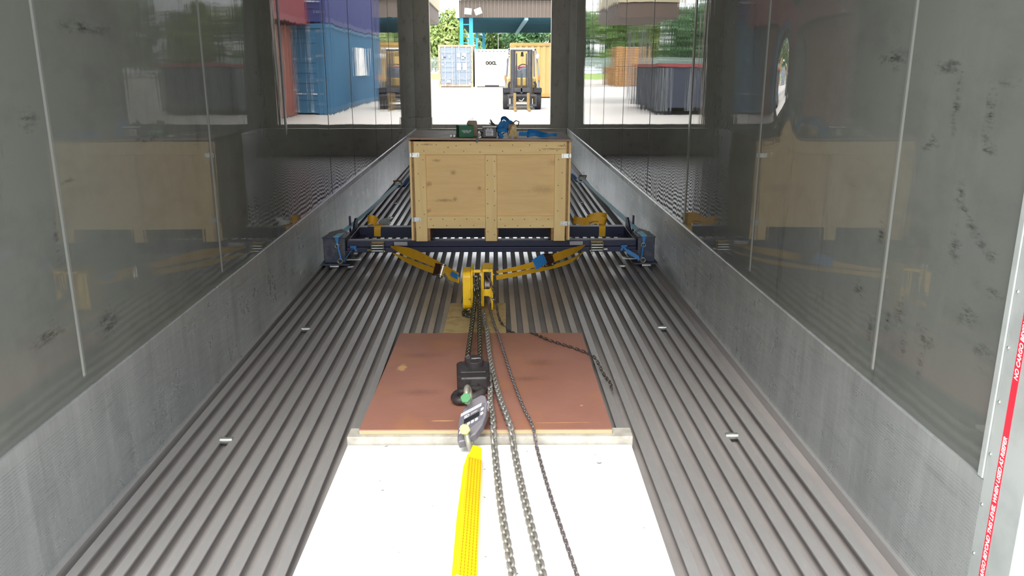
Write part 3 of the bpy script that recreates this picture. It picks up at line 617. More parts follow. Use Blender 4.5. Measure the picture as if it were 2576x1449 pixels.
# ------------------------------------------------------------------ hook block
KB = (-.088, 3.06, .066)
g = thing('hook_block', 'black lower hook block with round cap lying on the brown board', 'pulley block', KB)
T = frame((-.088, 3.075, .125), (1, .06, .0), (-.03, 1, .16))
b = M(); b.prism([(-.066, -.055), (-.05, -.075), (.05, -.075), (.064, -.055), (.066, .05), (.056, .065), (-.056, .065), (-.066, .05)], 2, -.045, .022, T); b.obj('housing', M_BLACK, g, bevel=.008, seg=3)
b = M(); b.cyl(T @ Vector((.006, .035, .02)), T @ Vector((.006, .035, .046)), .038, 28, .036); co = b.obj('round_cap', M_BLACK, g, bevel=.002)
b = M(); b.tube([T @ Vector((-.020 + .009 * math.cos(a_), .050 + .009 * math.sin(a_), .0465)) for a_ in [.6 + .28 * k for k in range(20)]], .0009, 5); b.obj('cap_emblem', M_CELL, co)
text('LoadOX', 'cap_lettering', M_BTN, co, T @ Matrix.Translation((.012, .037, .0465)) @ Matrix.Rotation(math.pi, 4, 'Z'), .02, .0003, width=.036, bold=.0002)
b = M(); b.tube([T @ Vector(p) for p in ((-.055, -.022, .023), (-.05, -.034, .024), (.048, -.034, .024), (.055, -.02, .023))], .0022, 6)
b.tube([T @ Vector(p) for p in ((-.05, -.05, .02), (-.05, -.07, .018), (-.03, -.073, .018))], .0018, 6); b.obj('housing_rib', M_BLACK, g, smooth=True)
# hook
b = M(); b.cyl(T @ Vector((0, -.07, -.01)), T @ Vector((-.005, -.10, -.012)), .022, 16, .017); b.obj('swivel_neck', M_BLACK, g, smooth=True)
hk = [(-.005, -.095, -.012), (.03, -.12, -.006), (.022, -.15, -.004), (-.02, -.175, -.008), (-.062, -.175, -.016), (-.078, -.15, -.02), (-.068, -.115, -.022), (-.04, -.10, -.02)]
hp = curve([T @ Vector(p) for p in hk], 6); b = M(); b.tube(hp, [.012 + .004 * math.sin(math.pi * k / (len(hp) - 1)) for k in range(len(hp))], 10); b.obj('hook', M_BLACK, g, smooth=True)

# ------------------------------------------------------------------ load cell with two shackles
LB = (-.085, 2.62, .064)
g = thing('load_cell', 'grey digital load cell with panel of buttons lying between shackles', 'load cell', LB)
# plate faces up and towards the near end, turned a little
T = frame((-.082, 2.640, .128), (1, .12, .20), (-.22, 1, .62)) @ Matrix(((.94, .24, 0, 0), (.30, .88, 0, 0), (0, 0, 1, 0), (0, 0, 0, 1)))
ol = [(-.054, -.062), (-.050, -.082), (-.022, -.092), (.022, -.086), (.048, -.060), (.060, -.020), (.062, .030), (.050, .072), (.030, .088), (-.010, .088), (-.040, .066), (-.056, .030)]
b = M(); b.prism(ol, 2, -.040, .0, T); b.obj('cell_body', M_CELL, g, bevel=.006, seg=3)
pl = M().prism([(-.050, -.056), (.046, -.030), (.050, .036), (-.050, .028)][:4], 2, .0003, .0013, T).obj('control_panel', M_CELLD, g)
lb_ = M().box(-.048, .036, .030, .043, .0015, .002, T).obj('name_strip', M_BTN, g)
q_ = M()
for k in range(22):
    if k not in (5, 12, 16): q_.box(-.044 + k * .0036, -.0420 + k * .0036, .0345, .0385, .0020, .0022, T)
q_.obj('faint_print', M_CELLD, lb_)
sc_ = M().box(-.032, .030, -.012, .008, .0014, .0024, T).obj('display', M_LCD, g)
text('ED', 'panel_lettering', M_BTN, pl, T @ Matrix.Translation((-.022, .018, .0014)), .01, .0001, width=.020, bold=.0003)
text('junior', 'panel_lettering', M_BTN, pl, T @ Matrix.Translation((.008, .018, .0014)), .01, .0001, width=.026)
for bx, by in ((-.040, -.018), (-.042, -.042), (-.012, -.022), (.004, -.022), (.020, -.022), (.041, .012), (.041, -.008)):
    M().prism([(bx - .006, by - .006), (bx + .004, by - .006), (bx + .007, by), (bx + .004, by + .006), (bx - .006, by + .006)], 2, .0014, .003, T).obj('button', M_BTN, g, bevel=.0008)
for dz in (-.012, -.026): b = M(); b.box(.056, .0625, .01, .045, dz - .003, dz + .003, T); b.obj('side_switch', M_BTN, g, bevel=.001)
def shackle(name, label, c, bow, pin, ax, r, pinmat, base):
    """bow: opening direction, ax: pin direction"""
    g = thing(name, label, 'shackle', base)
    c = Vector(c); bow = Vector(bow).normalized(); ax = Vector(ax); ax = (ax - bow * ax.dot(bow)).normalized(); P = []
    for k in range(17):
        a = math.pi * k / 16; P.append(c + ax * math.cos(a) * r * 1.15 + bow * (math.sin(a) * r * 1.25 + r * .9))
    P = [c + ax * r * .95] + P + [c - ax * r * .95]; rr = [.010] * len(P)
    b = M(); b.tube(P, rr, 10); b.ball(P[0], .014, 12); b.ball(P[-1], .014, 12); b.obj('bow', M_SHACK, g, smooth=True)
    b = M(); b.cyl(c + ax * (r * .95 + .012), c + ax * (r * .95 + .025), .019, 6); b.cyl(c - ax * (r * .95 + .012), c - ax * (r * .95 + .020), .012, 6); b.obj('pin_head', pinmat, g, bevel=.0015)
    M().cyl(c + ax * (r + .01), c - ax * (r + .01), .0075, 10).obj('pin', M_SHACK, g, smooth=True)
shackle('shackle', 'upper bow shackle with green pin joining hook and load cell', T @ Vector((-.018, .070, .006)), T.to_3x3() @ Vector((-.1, 1, .15)), 0, T.to_3x3() @ Vector((-.1, -.15, 1)), .028, M_GREEN, (-.1, 2.72, .1))
shackle('shackle', 'lower bow shackle with lime pin holding the bright yellow webbing', T @ Vector((-.012, -.060, .0)), T.to_3x3() @ Vector((.25, -1, -.25)), 0, T.to_3x3() @ Vector((-.1, -.25, 1)), .029, M_LIME, (-.08, 2.55, .09))
# bright webbing sling towards the camera
g = thing('webbing_sling', 'bright yellow flat webbing sling over the white board', 'sling', (-.08, 2.1, .02))
b = M(); b.ribbon([(-.062, 2.50, .085), (-.068, 2.44, .072), (-.072, 2.1, .078), (-.073, 1.5, .086)], [(1, -.05, -.30)] * 4, [.030, .046, .050, .050], .004); fo = b.obj('upper_ply', M_SLING, g)
b = M(); b.ribbon([(-.082, 2.47, .074), (-.088, 2.42, .058), (-.092, 2.1, .058), (-.092, 1.5, .062)], [(1, 0, .45)] * 4, [.022, .036, .046, .048], .004); b.obj('lower_ply', M_SLING2, g)
for k in range(5):
    u = -.016 + k * .009; b = M(); P = [Vector((-.068 + u, 2.43, .0752 - u * .3)), Vector((-.072 + u, 2.1, .0808 - u * .3)), Vector((-.073 + u, 1.5, .0888 - u * .3))]
    for q in range(60):
        t = q / 60; yv = 2.42 - t * .9
        xx = -.0685 + u - (2.43 - yv) * .008; zz = .0745 + (2.44 - yv) * .0165 - u * .3 + .0005
        b.box(xx - .0006, xx + .0006, yv, yv + .009, zz, zz + .0012)
    b.obj('stitch_row', M_STITCH, fo)
b = M(); b.ribbon([(-.074, 1.775, .0840), (-.074, 1.5, .0880)], (1, -.05, -.30), .056, .007); b.obj('sleeve', M_SLEEVE, g)

# ------------------------------------------------------------------ things on the lid
zl = .8595
def lz(x): return .8596 - (x + .028) * .012
g = thing('green_carton', 'dark green carton with pale printing on the crate lid', 'box', (-.2, 5.46, lz(-.2)))
T = Matrix.Translation((-.196, 5.475, lz(-.196) + .0005)) @ Matrix.Rotation(math.radians(15), 4, 'Z')
co = M().box(-.045, .052, -.045, .045, 0, .076, T).obj('carton_body', M_BOXG, g, bevel=.002)
text('IIIIIIIIIII IIII', 'carton_print', M_BTN, co, T @ Matrix.Translation((.004, -.0455, .042)) @ Matrix.Rotation(math.pi / 2, 4, 'X'), .01, .0001, width=.062)
text('IIII IIIIII', 'carton_print', M_BTN, co, T @ Matrix.Translation((.004, -.0455, .033)) @ Matrix.Rotation(math.pi / 2, 4, 'X'), .01, .0001, width=.04)
g = thing('paper_bag', 'tall kraft paper bag standing between the green carton and black case', 'bag', (-.135, 5.56, lz(-.135)))
b = M(); z = lz(-.135) + .0005; b.prism([(-.186, z), (-.106, z), (-.114, z + .088), (-.118, z + .100), (-.174, z + .100), (-.182, z + .086)], 1, 5.55, 5.585); b.obj('bag_body', M_KRAFT, g, bevel=.002)
b = M(); b.tube(curve([(-.165, 5.565, z + .10), (-.158, 5.565, z + .112), (-.150, 5.567, z + .103), (-.146, 5.567, z + .117), (-.138, 5.567, z + .102)], 4), .0016, 5); b.obj('string_tie', M_PAPER, g)
BX = .0 - .03
g = thing('black_case', 'small black device case with white lid and printed label on the crate', 'case', (-.03, 5.47, lz(-.03)))
z = lz(-.03) + .0005; co = M().box(-.076, .016, 5.43, 5.50, z, z + .066).obj('case_body', M_DEV, g, bevel=.004)
M().box(-.076, .016, 5.429, 5.50, z + .0665, z + .0725).obj('case_lid', M_PAPER, g, bevel=.0015)
lab = M().box(-.055, -.006, 5.4288, 5.4296, z + .014, z + .052).obj('label_panel', M_BTN, co)
for k in range(6): M().box(-.053, -.008 if k % 2 else -.018, 5.4284, 5.4287, z + .018 + k * .0055, z + .0208 + k * .0055).obj('label_line', M_DEV, lab)
text('IIII IIII', 'case_lettering', M_BTN, co, Matrix.Translation((-.03, 5.4292, z + .057)) @ Matrix.Rotation(math.pi / 2, 4, 'X'), .01, .0001, width=.034)
g = thing('jumper_clamp', 'dark forked clamp with silver jaws sticking up behind the black case', 'clamp', (-.02, 5.55, lz(-.02)))
z = lz(-.02); b = M(); b.tube(curve([(.04, 5.54, z + .006), (.012, 5.54, z + .065), (-.012, 5.54, z + .088), (-.024, 5.54, z + .108)], 4), [.006] * 12 + [.004], 8)
b.tube(curve([(.022, 5.54, z + .058), (-.004, 5.54, z + .076), (-.030, 5.54, z + .087)], 4), .0045, 8); fo = b.obj('clamp_arms', M_DEV, g, smooth=True)
b = M(); b.tube([(-.021, 5.54, z + .102), (-.026, 5.54, z + .112)], .0055, 8); b.tube([(-.022, 5.54, z + .085), (-.034, 5.54, z + .0885)], .0055, 8); b.obj('clamp_jaws', M_ZINC, g, smooth=True)
g = thing('cable', 'thin black cable lying between the paper bag and black case', 'cable', (-.1, 5.5, lz(-.1)))
b = M(); b.tube(curve([(-.112, 5.53, lz(0) + .045), (-.095, 5.53, lz(0) + .034), (-.082, 5.52, lz(0) + .03)], 4) + curve([(-.080, 5.52, lz(0) + .028), (-.085, 5.46, lz(0) + .006), (-.078, 5.44, lz(0) + .004)], 4), .0045, 7); b.obj('cable_run', M_RUB, g, smooth=True)
b = M(); b.box(-.106, -.094, 5.505, 5.515, lz(0) + .022, lz(0) + .038); b.obj('white_plug', M_PAPER, g, bevel=.002)
g = thing('hanging_tag', 'small dark green tag with white strip hanging over the crate lid edge', 'tag', (-.11, 5.38, lz(-.11)))
z = lz(-.11); T = Matrix.Translation((-.108, 5.372, z - .006)) @ Matrix.Rotation(.2, 4, 'Y')
M().prism([(-.008, .012), (.007, .010), (.008, -.008), (-.001, -.028), (-.009, -.004)], 1, -.0015, .0015, T).obj('tag_body', simple('dark_green_plastic', '17271f', .4).m, g)
M().box(-.113, -.080, 5.39, 5.398, z + .001, z + .006, Matrix.Translation((-.096, 5.394, z)) @ Matrix.Rotation(-.45, 4, 'Y') @ Matrix.Translation((.096, -5.394, -z))).obj('white_strip', M_PAPER, g)
for k, (x_, y_) in enumerate(((-.283, 5.455), (-.262, 5.452))):
    o = single(M().cyl((x_, y_, lz(x_) + .008), (x_ + .006, y_ + .07, lz(x_) + .008), .0078, 14), 'battery_cell', M_PAPER, 'small white-ended cylinder lying %s the green carton' % ('apart on the lid left of' if k == 0 else 'snug against the left of'), 'battery', base=(x_, y_, lz(x_)), smooth=True)
single(M().box(-.345, -.255, 5.66, 5.75, lz(-.3) + .0005, lz(-.3) + .002), 'paper_sheet', M_PAPER, 'sheet of white paper behind the green carton on the lid', 'paper', base=(-.3, 5.7, lz(-.3)))
# blue ratchet strap heap
g = thing('ratchet_strap', 'heap of blue webbing with bronze ratchet beside the black case on the crate', 'strap', (.08, 5.5, lz(.08)))
z = lz(.08); b = M()
b.ribbon(curve([(.03, 5.50, z + .004), (.025, 5.51, z + .04), (.035, 5.52, z + .085), (.065, 5.53, z + .115), (.10, 5.54, z + .10), (.115, 5.54, z + .07), (.09, 5.53, z + .04), (.06, 5.50, z + .02), (.05, 5.48, z + .005)], 7), [(.15, 1, .1)] * 57, .040, .003)
b.ribbon(curve([(.045, 5.55, z + .05), (.05, 5.56, z + .11), (.075, 5.57, z + .123), (.10, 5.57, z + .10), (.125, 5.56, z + .085)], 7), [(0, 1, .3)] * 29, .045, .003)
b.ribbon(curve([(.035, 5.44, z + .035), (.045, 5.43, z + .012), (.06, 5.43, z + .004)], 6), [(1, .2, 0)] * 13, .022, .003)
b.ribbon(curve([(.02, 5.45, z + .045), (.05, 5.44, z + .05), (.085, 5.45, z + .045), (.09, 5.46, z + .02)], 6), [(0, .4, 1)] * 19, .022, .003)
b.ribbon(curve([(.04, 5.56, z + .06), (.048, 5.565, z + .10), (.07, 5.57, z + .118), (.10, 5.565, z + .095), (.10, 5.56, z + .06), (.07, 5.56, z + .045), (.045, 5.56, z + .06)], 6), [(.1, 1, .3)] * 37, .06, .003)
b.ribbon(curve([(.05, 5.53, z + .09), (.075, 5.53, z + .075), (.10, 5.53, z + .085), (.125, 5.54, z + .07)], 6), [(.1, .3, 1)] * 19, .05, .003)
b.ribbon(curve([(.03, 5.50, z + .03), (.04, 5.50, z + .07), (.06, 5.51, z + .10)], 6), [(1, .3, 0)] * 13, .034, .003)
b.obj('webbing_heap', M_BLUE, g)
ratchet(g, frame((.112, 5.46, z + .048), (0, 1, .1), (.35, 0, 1)), 1.0, M_BRASS)
b = M(); b.tube([(.12, 5.50, z + .088), (.145, 5.50, z + .108), (.165, 5.50, z + .100), (.160, 5.50, z + .078), (.150, 5.50, z + .070)], .0045, 6); b.box(.095, .135, 5.49, 5.53, z + .045, z + .085); b.obj('ratchet_grip', simple('rusty_bronze', '6b5140', .5, .4).m, g)
g = thing('ratchet_strap', 'coiled blue webbing strap laid flat on the right of the crate lid', 'strap', (.26, 5.5, lz(.26)))
z = lz(.25) + .004; b = M()
b.ribbon(curve([(.165, 5.49, z + .022), (.20, 5.48, z + .020), (.225, 5.48, z + .025), (.235, 5.50, z + .038), (.28, 5.51, z + .030), (.33, 5.51, z + .014), (.355, 5.51, z + .010)], 6), [(0, .35, 1)] * 37, .026, .003)
b.ribbon(curve([(.215, 5.45, z + .008), (.24, 5.44, z + .018), (.27, 5.44, z + .020), (.30, 5.45, z + .012), (.32, 5.46, z + .010), (.35, 5.47, z + .012), (.385, 5.47, z + .016), (.415, 5.48, z + .014)], 6), [(0, .35, 1)] * 43, .020, .003)
b.ribbon(curve([(.225, 5.46, z + .03), (.26, 5.47, z + .034), (.30, 5.47, z + .028), (.345, 5.48, z + .010)], 6), [(0, .6, .8)] * 19, .026, .003)
b.obj('webbing_coil', M_BLUE, g)
b = M(); b.tube(curve([(.17, 5.52, z + .045), (.185, 5.52, z + .035), (.195, 5.51, z + .02)], 4), .0022, 6); b.tube([(.30, 5.56, z + .028), (.35, 5.56, z + .026), (.352, 5.56, z + .010), (.31, 5.56, z + .012)], .003, 6, closed=True); b.tube([(.38, 5.53, z + .012), (.41, 5.53, z + .012), (.405, 5.52, z + .02)], .003, 6); b.obj('wire_hook', M_ZINC, g, smooth=True)

# ------------------------------------------------------------------ yard: freight containers
def corr_side(m_, x0, x1, y, z0, z1, sg, pitch=.28, d=.036):
    """corrugated sheet along x at y, facing sg (-1 towards -y)"""
    pts = []; x = x0
    while x < x1 - .001:
        for a, o_ in ((0, 0), (.1, 0), (.14, d), (.24, d)):
            if x + a < x1: pts.append((x + a, y + (o_ if sg < 0 else -o_)))
        x += pitch
    pts.append((x1, y)); n = len(pts)
    m_.add([(p[0], p[1], z0) for p in pts] + [(p[0], p[1], z1) for p in pts], [(i, i + 1, i + 1 + n, i + n) for i in range(n - 1)]); return m_
def corr_y(m_, y0, y1, x, z0, z1, d=.036, pitch=.28):
    pts = []; y = y0
    while y < y1 - .001:
        for a, o_ in ((0, 0), (.1, 0), (.14, d), (.24, d)):
            if y + a < y1: pts.append((x + o_, y + a))
        y += pitch
    pts.append((x, y1)); n = len(pts)
    m_.add([(p[0], p[1], z0) for p in pts] + [(p[0], p[1], z1) for p in pts], [(i, i + 1, i + 1 + n, i + n) for i in range(n - 1)]); return m_
def cont(label, x0, y0, L, Wd, H, mats, group=None, z=GZ, rz=0, doors=True, name='shipping_container', xlong=False):
    """box container; long axis along y (doors at y0) unless xlong"""
    mb, mf = mats; g = thing(name, label, 'shipping container', (x0, y0, z), group)
    X, Y = (L, Wd) if xlong else (Wd, L)
    P = lambda m_: m_
    f = M(); t = .16
    for a in (0, X - t):
        for b_ in (0, Y - t): f.box(x0 + a, x0 + a + t, y0 + b_, y0 + b_ + t, z, z + H)
    for a in (0, Y - .10):
        f.box(x0 + t, x0 + X - t, y0 + a, y0 + a + .1, z + H - .14, z + H); f.box(x0 + t, x0 + X - t, y0 + a, y0 + a + .1, z + .05, z + .20)
    for a in (0, X - .10):
        f.box(x0 + a, x0 + a + .1, y0 + t, y0 + Y - t, z + H - .10, z + H); f.box(x0 + a, x0 + a + .1, y0 + t, y0 + Y - t, z + .03, z + .19)
    f.obj('corner_frame', mf, g)
    s_ = M()
    corr_y(s_, y0 + t, y0 + Y - t, x0 + .02, z + .19, z + H - .1); corr_y(s_, y0 + t, y0 + Y - t, x0 + X - .06, z + .19, z + H - .1)
    corr_side(s_, x0 + t, x0 + X - t, y0 + Y - .02, z + .19, z + H - .1, 1)
    if xlong or not doors: corr_side(s_, x0 + t, x0 + X - t, y0 + .02, z + .19, z + H - .14, -1)
    s_.box(x0 + .02, x0 + X - .02, y0 + .02, y0 + Y - .02, z + H - .05, z + H - .02); s_.box(x0 + .02, x0 + X - .02, y0 + .02, y0 + Y - .02, z + .1, z + .15)
    s_.obj('side_panels', mb, g)
    if doors and not xlong:
        for sx in (0, 1):
            xa = x0 + t + sx * (X / 2 - t) + .01; xb = xa + (X / 2 - t) - .02
            d = M(); d.box(xa, xb, y0 + .04, y0 + .09, z + .19, z + H - .15)
            for q in (.36, .49, .62, .14, .86):
                zz = z + .19 + (H - .34) * q; d.prism([(y0 + .04, zz - .10), (y0 + .015, zz - .07), (y0 + .015, zz + .05), (y0 + .04, zz + .08)], 0, xa + .09, xb - .09)
            do = d.obj('door', mb, g)
            for q in (.30, .78) if sx == 0 else (.22, .70):
                xr = xa + (xb - xa) * (q if sx == 0 else q); r_ = M(); r_.cyl((xr, y0 - .005, z + .06), (xr, y0 - .005, z + H - .05), .017, 8)
                for zz in (z + .1, z + .75, z + 1.7, z + H - .2): r_.box(xr - .04, xr + .04, y0 - .02, y0 + .02, zz - .03, zz + .03)
                r_.obj('locking_rod', M_ZINCW, do)
                h_ = M(); h_.box(xr - .28 if sx == 0 else xr, xr if sx == 0 else xr + .28, y0 - .03, y0 - .01, z + .62, z + .66); h_.obj('rod_handle', M_ZINCW, do)
            for k in range(4): M().box((xa - .05) if sx == 0 else xb - .01, (xa + .01) if sx == 0 else xb + .05, y0 + .0, y0 + .05, z + .3 + k * .72, z + .38 + k * .72).obj('hinge', M_ZINCW, do)
    return g
M_ZINCW = simple('pale_rod_paint', 'c3c9cf', .5).m
def paint(name, c, d=None, a=.35): return simple(name, c, .55, 0, d or c, a, 2.5).m
P_GREY, P_TAN = paint('grey_container_paint', '76808c', '676e77'), paint('tan_frame_paint', 'a28b74', '75543f', .7)
P_WHITE, P_WHF = paint('white_container_paint', 'e2ddd4', 'c9bfae'), paint('white_frame_paint', 'dcd5c6', 'b08c5c', .6)
P_YELC, P_YF = paint('yellow_container_paint', 'b59a62', 'a98d56'), paint('yellow_frame_paint', 'b08a4c', '8d5d30', .6)
P_BLUEC, P_RED, P_PUR, P_TER = paint('blue_container_paint', '2a6082', '356d8c'), paint('red_container_paint', '7c2b36', '6b2530'), paint('violet_container_paint', '30366e', '292f60'), paint('terracotta_container_paint', '8d4f40', '7a4036')
P_DK = paint('dark_frame_paint', '2b3440')
g = cont('weathered grey shipping container showing its locked doors, left of the white one', -4.02, 61.5, 6.06, 2.52, 2.97, (P_GREY, P_TAN))
for x_, z_, w_, h_ in ((-2.55, 2.1, .24, .24), (-2.17, 2.12, .3, .26), (-2.25, 1.95, .2, .2), (-2.52, 1.3, .28, .5), (-2.10, 1.3, .3, .5), (-3.7, 1.95, .10, .2), (-3.2, 2.0, .1, .16), (-3.3, .25, .3, .14), (-3.7, 1.45, .14, .1), (-1.75, .1, .12, .1)):
    M().box(x_ - w_ / 2, x_ + w_ / 2, 61.46, 61.48, z_ - h_ / 2, z_ + h_ / 2).obj('pasted_notice', M_PAPER, g)
M().box(-3.66, -3.46, 61.46, 61.48, 1.92, 2.0).obj('violet_sticker', P_PUR, g)
g = cont('white shipping container with brand letters beside the grey one', -1.40, 62.0, 6.06, 2.50, 2.68, (P_WHITE, P_WHF), doors=False)
M().box(-1.24, .94, 61.985, 62.03, GZ + .19, GZ + 2.54).obj('end_wall', P_WHITE, g)
text('OOCL', 'painted_letters', simple('faded_brown_letters', '1d1812', .7).m, g, Matrix.Translation((-.20, 61.94, 1.56)) @ Matrix.Rotation(math.pi / 2, 4, 'X'), (.3), .004, width=.80, bold=.022, height=.26)
M().box(-.66, .38, 61.96, 62.0, GZ + .03, GZ + .14).obj('pocket_gap', M_RUB, g)
for k in range(8): M().box(-1.15 + k * .27, -1.03 + k * .27, 61.93, 61.97, 2.36, 2.40).obj('vent_slot', M_DEV, g)
cont('long yellow corrugated shipping container behind the forklift', .80, 40.4, 6.06, 2.44, 2.55, (P_YELC, P_YF), xlong=True)
# containers out of direct sight, mirrored in the left lining
cont('blue shipping container at the bottom of the stack mirrored in the left wall', 2.78, 26.2, 12.1, 2.44, 2.72, (P_BLUEC, P_BLUEC))
cont('violet shipping container stacked on the blue one in the mirror view', 2.82, 26.4, 12.1, 2.44, 2.6, (P_PUR, P_PUR), z=GZ + 2.73)
cont('red shipping container resting on the terracotta one in the mirror view', 3.20, 20.0, 6.06, 2.44, 2.6, (P_RED, P_RED), z=GZ + 2.63)
cont('terracotta shipping container on the ground under the red one in the mirror view', 3.72, 19.7, 6.06, 2.44, 2.62, (P_TER, P_TER))
g = thing('painted_panel', 'white marked panel on the long side of the mirrored blue container', 'sign', (2.76, 33.2, 1.5))
M().box(2.765, 2.778, 32.2, 34.3, .95, 2.0).obj('panel_face', M_PAPER, g)
# dark steel bin, timber packs mirrored in the right lining
g = thing('steel_bin', 'dark blue steel waste bin mirrored in the right wall', 'bin', (-4.2, 28, GZ))
b = M(); b.box(-5.6, -3.0, 26.0, 31.0, GZ + .12, GZ + .22); b.box(-5.6, -5.5, 26, 31, GZ + .12, GZ + 1.45); b.box(-3.1, -3.0, 26, 31, GZ + .12, GZ + 1.45); b.box(-5.6, -3.0, 26, 26.1, GZ + .12, GZ + 1.45); b.box(-5.6, -3, 30.9, 31, GZ + .12, GZ + 1.45)
b.box(-5.5, -5.3, 26.2, 30.8, GZ, GZ + .12); b.box(-3.3, -3.1, 26.2, 30.8, GZ, GZ + .12); b.obj('bin_shell', simple('dark_bin_paint', '262e40', .5, 0, '3a4150', .5, 4).m, g)
b = M()
for k in range(6): b.box(-3.0, -2.92, 26.1 + k * .93, 26.25 + k * .93, GZ + .12, GZ + 1.42)
for k in range(4): b.box(-5.5 + k * .78, -5.38 + k * .78, 25.92, 26, GZ + .12, GZ + 1.42)
b.obj('bin_rib', simple('pale_bin_rib', '6d7277', .5).m, g)
b = M(); b.box(-5.66, -2.94, 25.94, 26.06, GZ + 1.45, GZ + 1.55); b.box(-3.06, -2.94, 26.06, 31, GZ + 1.45, GZ + 1.55); b.obj('bin_rim', simple('red_rim_paint', '8a3a3a', .5).m, g)
M_TIM = simple('fresh_timber', 'b58a5a', .8, 0, '94683c', .7, 3).m
for k, (x_, y_, z_, w_, h_, lab) in enumerate(((-9.3, 64, GZ, 2.2, 1.5, 'pack of sawn timber at the base of the mirrored stack'), (-9.3, 64, GZ + 1.463, 2.2, 1.5, 'pack of sawn timber on top of the mirrored stack'), (-9.2, 70, GZ, 1.9, 1.5, 'low pack of sawn timber behind the mirrored stack'))):
    g = thing('timber_pack', lab, 'timber', (x_, y_, z_)); b = M(); rows = int(h_ / .12)
    for r_ in range(rows): b.box(x_, x_ + w_, y_, y_ + 3, z_ + .03 + r_ * .12, z_ + .13 + r_ * .12)
    for q in range(3): b.box(x_ - .02, x_ + w_ + .02, y_ + .3 + q, y_ + .4 + q, z_, z_ + rows * .12 + .02)
    b.obj('stacked_boards', M_TIM, g)

# ------------------------------------------------------------------ forklift
FX, FY = .985, 29.2
g = thing('forklift', 'yellow forklift truck parked facing the container with its forks down', 'forklift', (FX, FY, GZ))
F_MAST = simple('mast_steel', '3f4045', .5, .3, '5b5854', .6, 6).m; F_YEL = simple('forklift_yellow', 'bfa055', .5, 0, 'a98a45', .4, 5).m; F_BLK = simple('tyre_rubber', '2c2b2e', .8).m
F_GR = simple('forklift_grey_tube', '8b8a90', .5).m; F_WH = simple('guard_white', 'e8e6e4', .5).m; F_DASH = simple('dash_grey', '66707a', .5).m; F_FORK = simple('worn_fork_yellow', '8f7647', .6, .2, '7d6030', .6, 9).m
def fk(m_, n, mt, **k): return m_.obj(n, mt, g, **k)
for sx in (-1, 1):
    b = M(); xo = FX + sx * .56
    b.cyl((xo - .11, FY + .45, GZ + .36), (xo + .11, FY + .45, GZ + .36), .36, 28); w = fk(b, 'front_wheel', F_BLK, bevel=.03)
    M().cyl((xo - .12, FY + .45, GZ + .36), (xo + .12, FY + .45, GZ + .36), .17, 20).obj('wheel_hub', F_YEL, w)
    b = M(); b.cyl((xo - .09, FY + 2.0, GZ + .27), (xo + .09, FY + 2.0, GZ + .27), .27, 24); fk(b, 'rear_wheel', F_BLK, bevel=.02)
    b = M(); b.box(min(FX + sx * .40, FX + sx * .68), max(FX + sx * .40, FX + sx * .68), FY + .05, FY + .95, GZ + .70, GZ + .74); b.box(min(FX + sx * .40, FX + sx * .68), max(FX + sx * .40, FX + sx * .68), FY + .05, FY + .09, GZ + .58, GZ + .70); fk(b, 'fender', F_BLK, bevel=.01)
    for q, nm in ((.30, 'outer_mast_rail'), (.235, 'inner_mast_rail'), (.35, 'outer_mast_rail')):
        b = M(); xr = FX - .03 + sx * q; b.box(xr - .030, xr + .030, FY - .02 + abs(q - .3), FY + .08 + abs(q - .3), GZ + .12, GZ + 2.03); fk(b, nm, F_MAST, bevel=.006)
    fk(M().cyl((FX - .03 + sx * .17, FY + .1, GZ + .3), (FX - .03 + sx * .17, FY + .1, GZ + 1.9), .02, 10), 'lift_cylinder', F_MAST, smooth=True)
    # overhead guard leg, lamp, orange indicator
    fk(M().tube([(FX + sx * .46, FY + .35, GZ + 2.02), (FX + sx * .50, FY + .32, GZ + 1.85), (FX + sx * .57, FY + .25, GZ + 1.15), (FX + sx * .58, FY + .2, GZ + .72)], .032, 10), 'guard_leg', F_GR, smooth=True)
    fk(M().tube([(FX + sx * .46, FY + 1.7, GZ + 2.04), (FX + sx * .5, FY + 2.0, GZ + 1.1)], .032, 10), 'guard_leg', F_GR, smooth=True)
    b = M(); b.ball((FX + sx * .53, FY + .16, GZ + 1.80), (.06, .05, .09), 14); fk(b, 'work_lamp', F_WH, smooth=True)
    b = M(); b.box(FX + sx * .59 - .035, FX + sx * .59 + .035, FY + .10, FY + .18, GZ + 1.0, GZ + 1.17); fk(b, 'indicator_lamp', simple('amber_lens', 'c07030', .4).m, bevel=.012)
    b = M(); b.tube(curve([(FX + sx * .42, FY + .12, GZ + .95), (FX + sx * .47, FY + .1, GZ + .85), (FX + sx * .45, FY + .12, GZ + .70)], 4), .04, 8); fk(b, 'hydraulic_hose', F_BLK, smooth=True)
    xf = FX - .03 + sx * .235
    b = M(); b.box(xf - .05, xf + .05, FY - .12, FY - .08, GZ + .06, GZ + .56); b.prism([(FY - .12, GZ + .06), (FY - 1.15, GZ + .025), (FY - 1.15, GZ + .045), (FY - .08, GZ + .10), (FY - .08, GZ + .06)], 0, xf - .05, xf + .05); b.box(xf - .04, xf + .04, FY - .08, FY - .04, GZ + .48, GZ + .58)
    fk(b, 'fork', F_FORK, bevel=.005)
b = M(); b.box(FX - .52, FX + .50, FY - .075, FY - .035, GZ + .46, GZ + .53); b.box(FX - .52, FX + .50, FY - .075, FY - .035, GZ + .12, GZ + .20)
for q in (-.5, -.30, .24, .45): b.box(FX + q, FX + q + .05, FY - .07, FY - .03, GZ + .20, GZ + .46)
fk(b, 'fork_carriage', F_MAST, bevel=.006)
fk(M().box(FX - .36, FX + .30, FY + .02, FY + .08, GZ + 1.97, GZ + 2.03), 'mast_crossmember', F_MAST, bevel=.01)
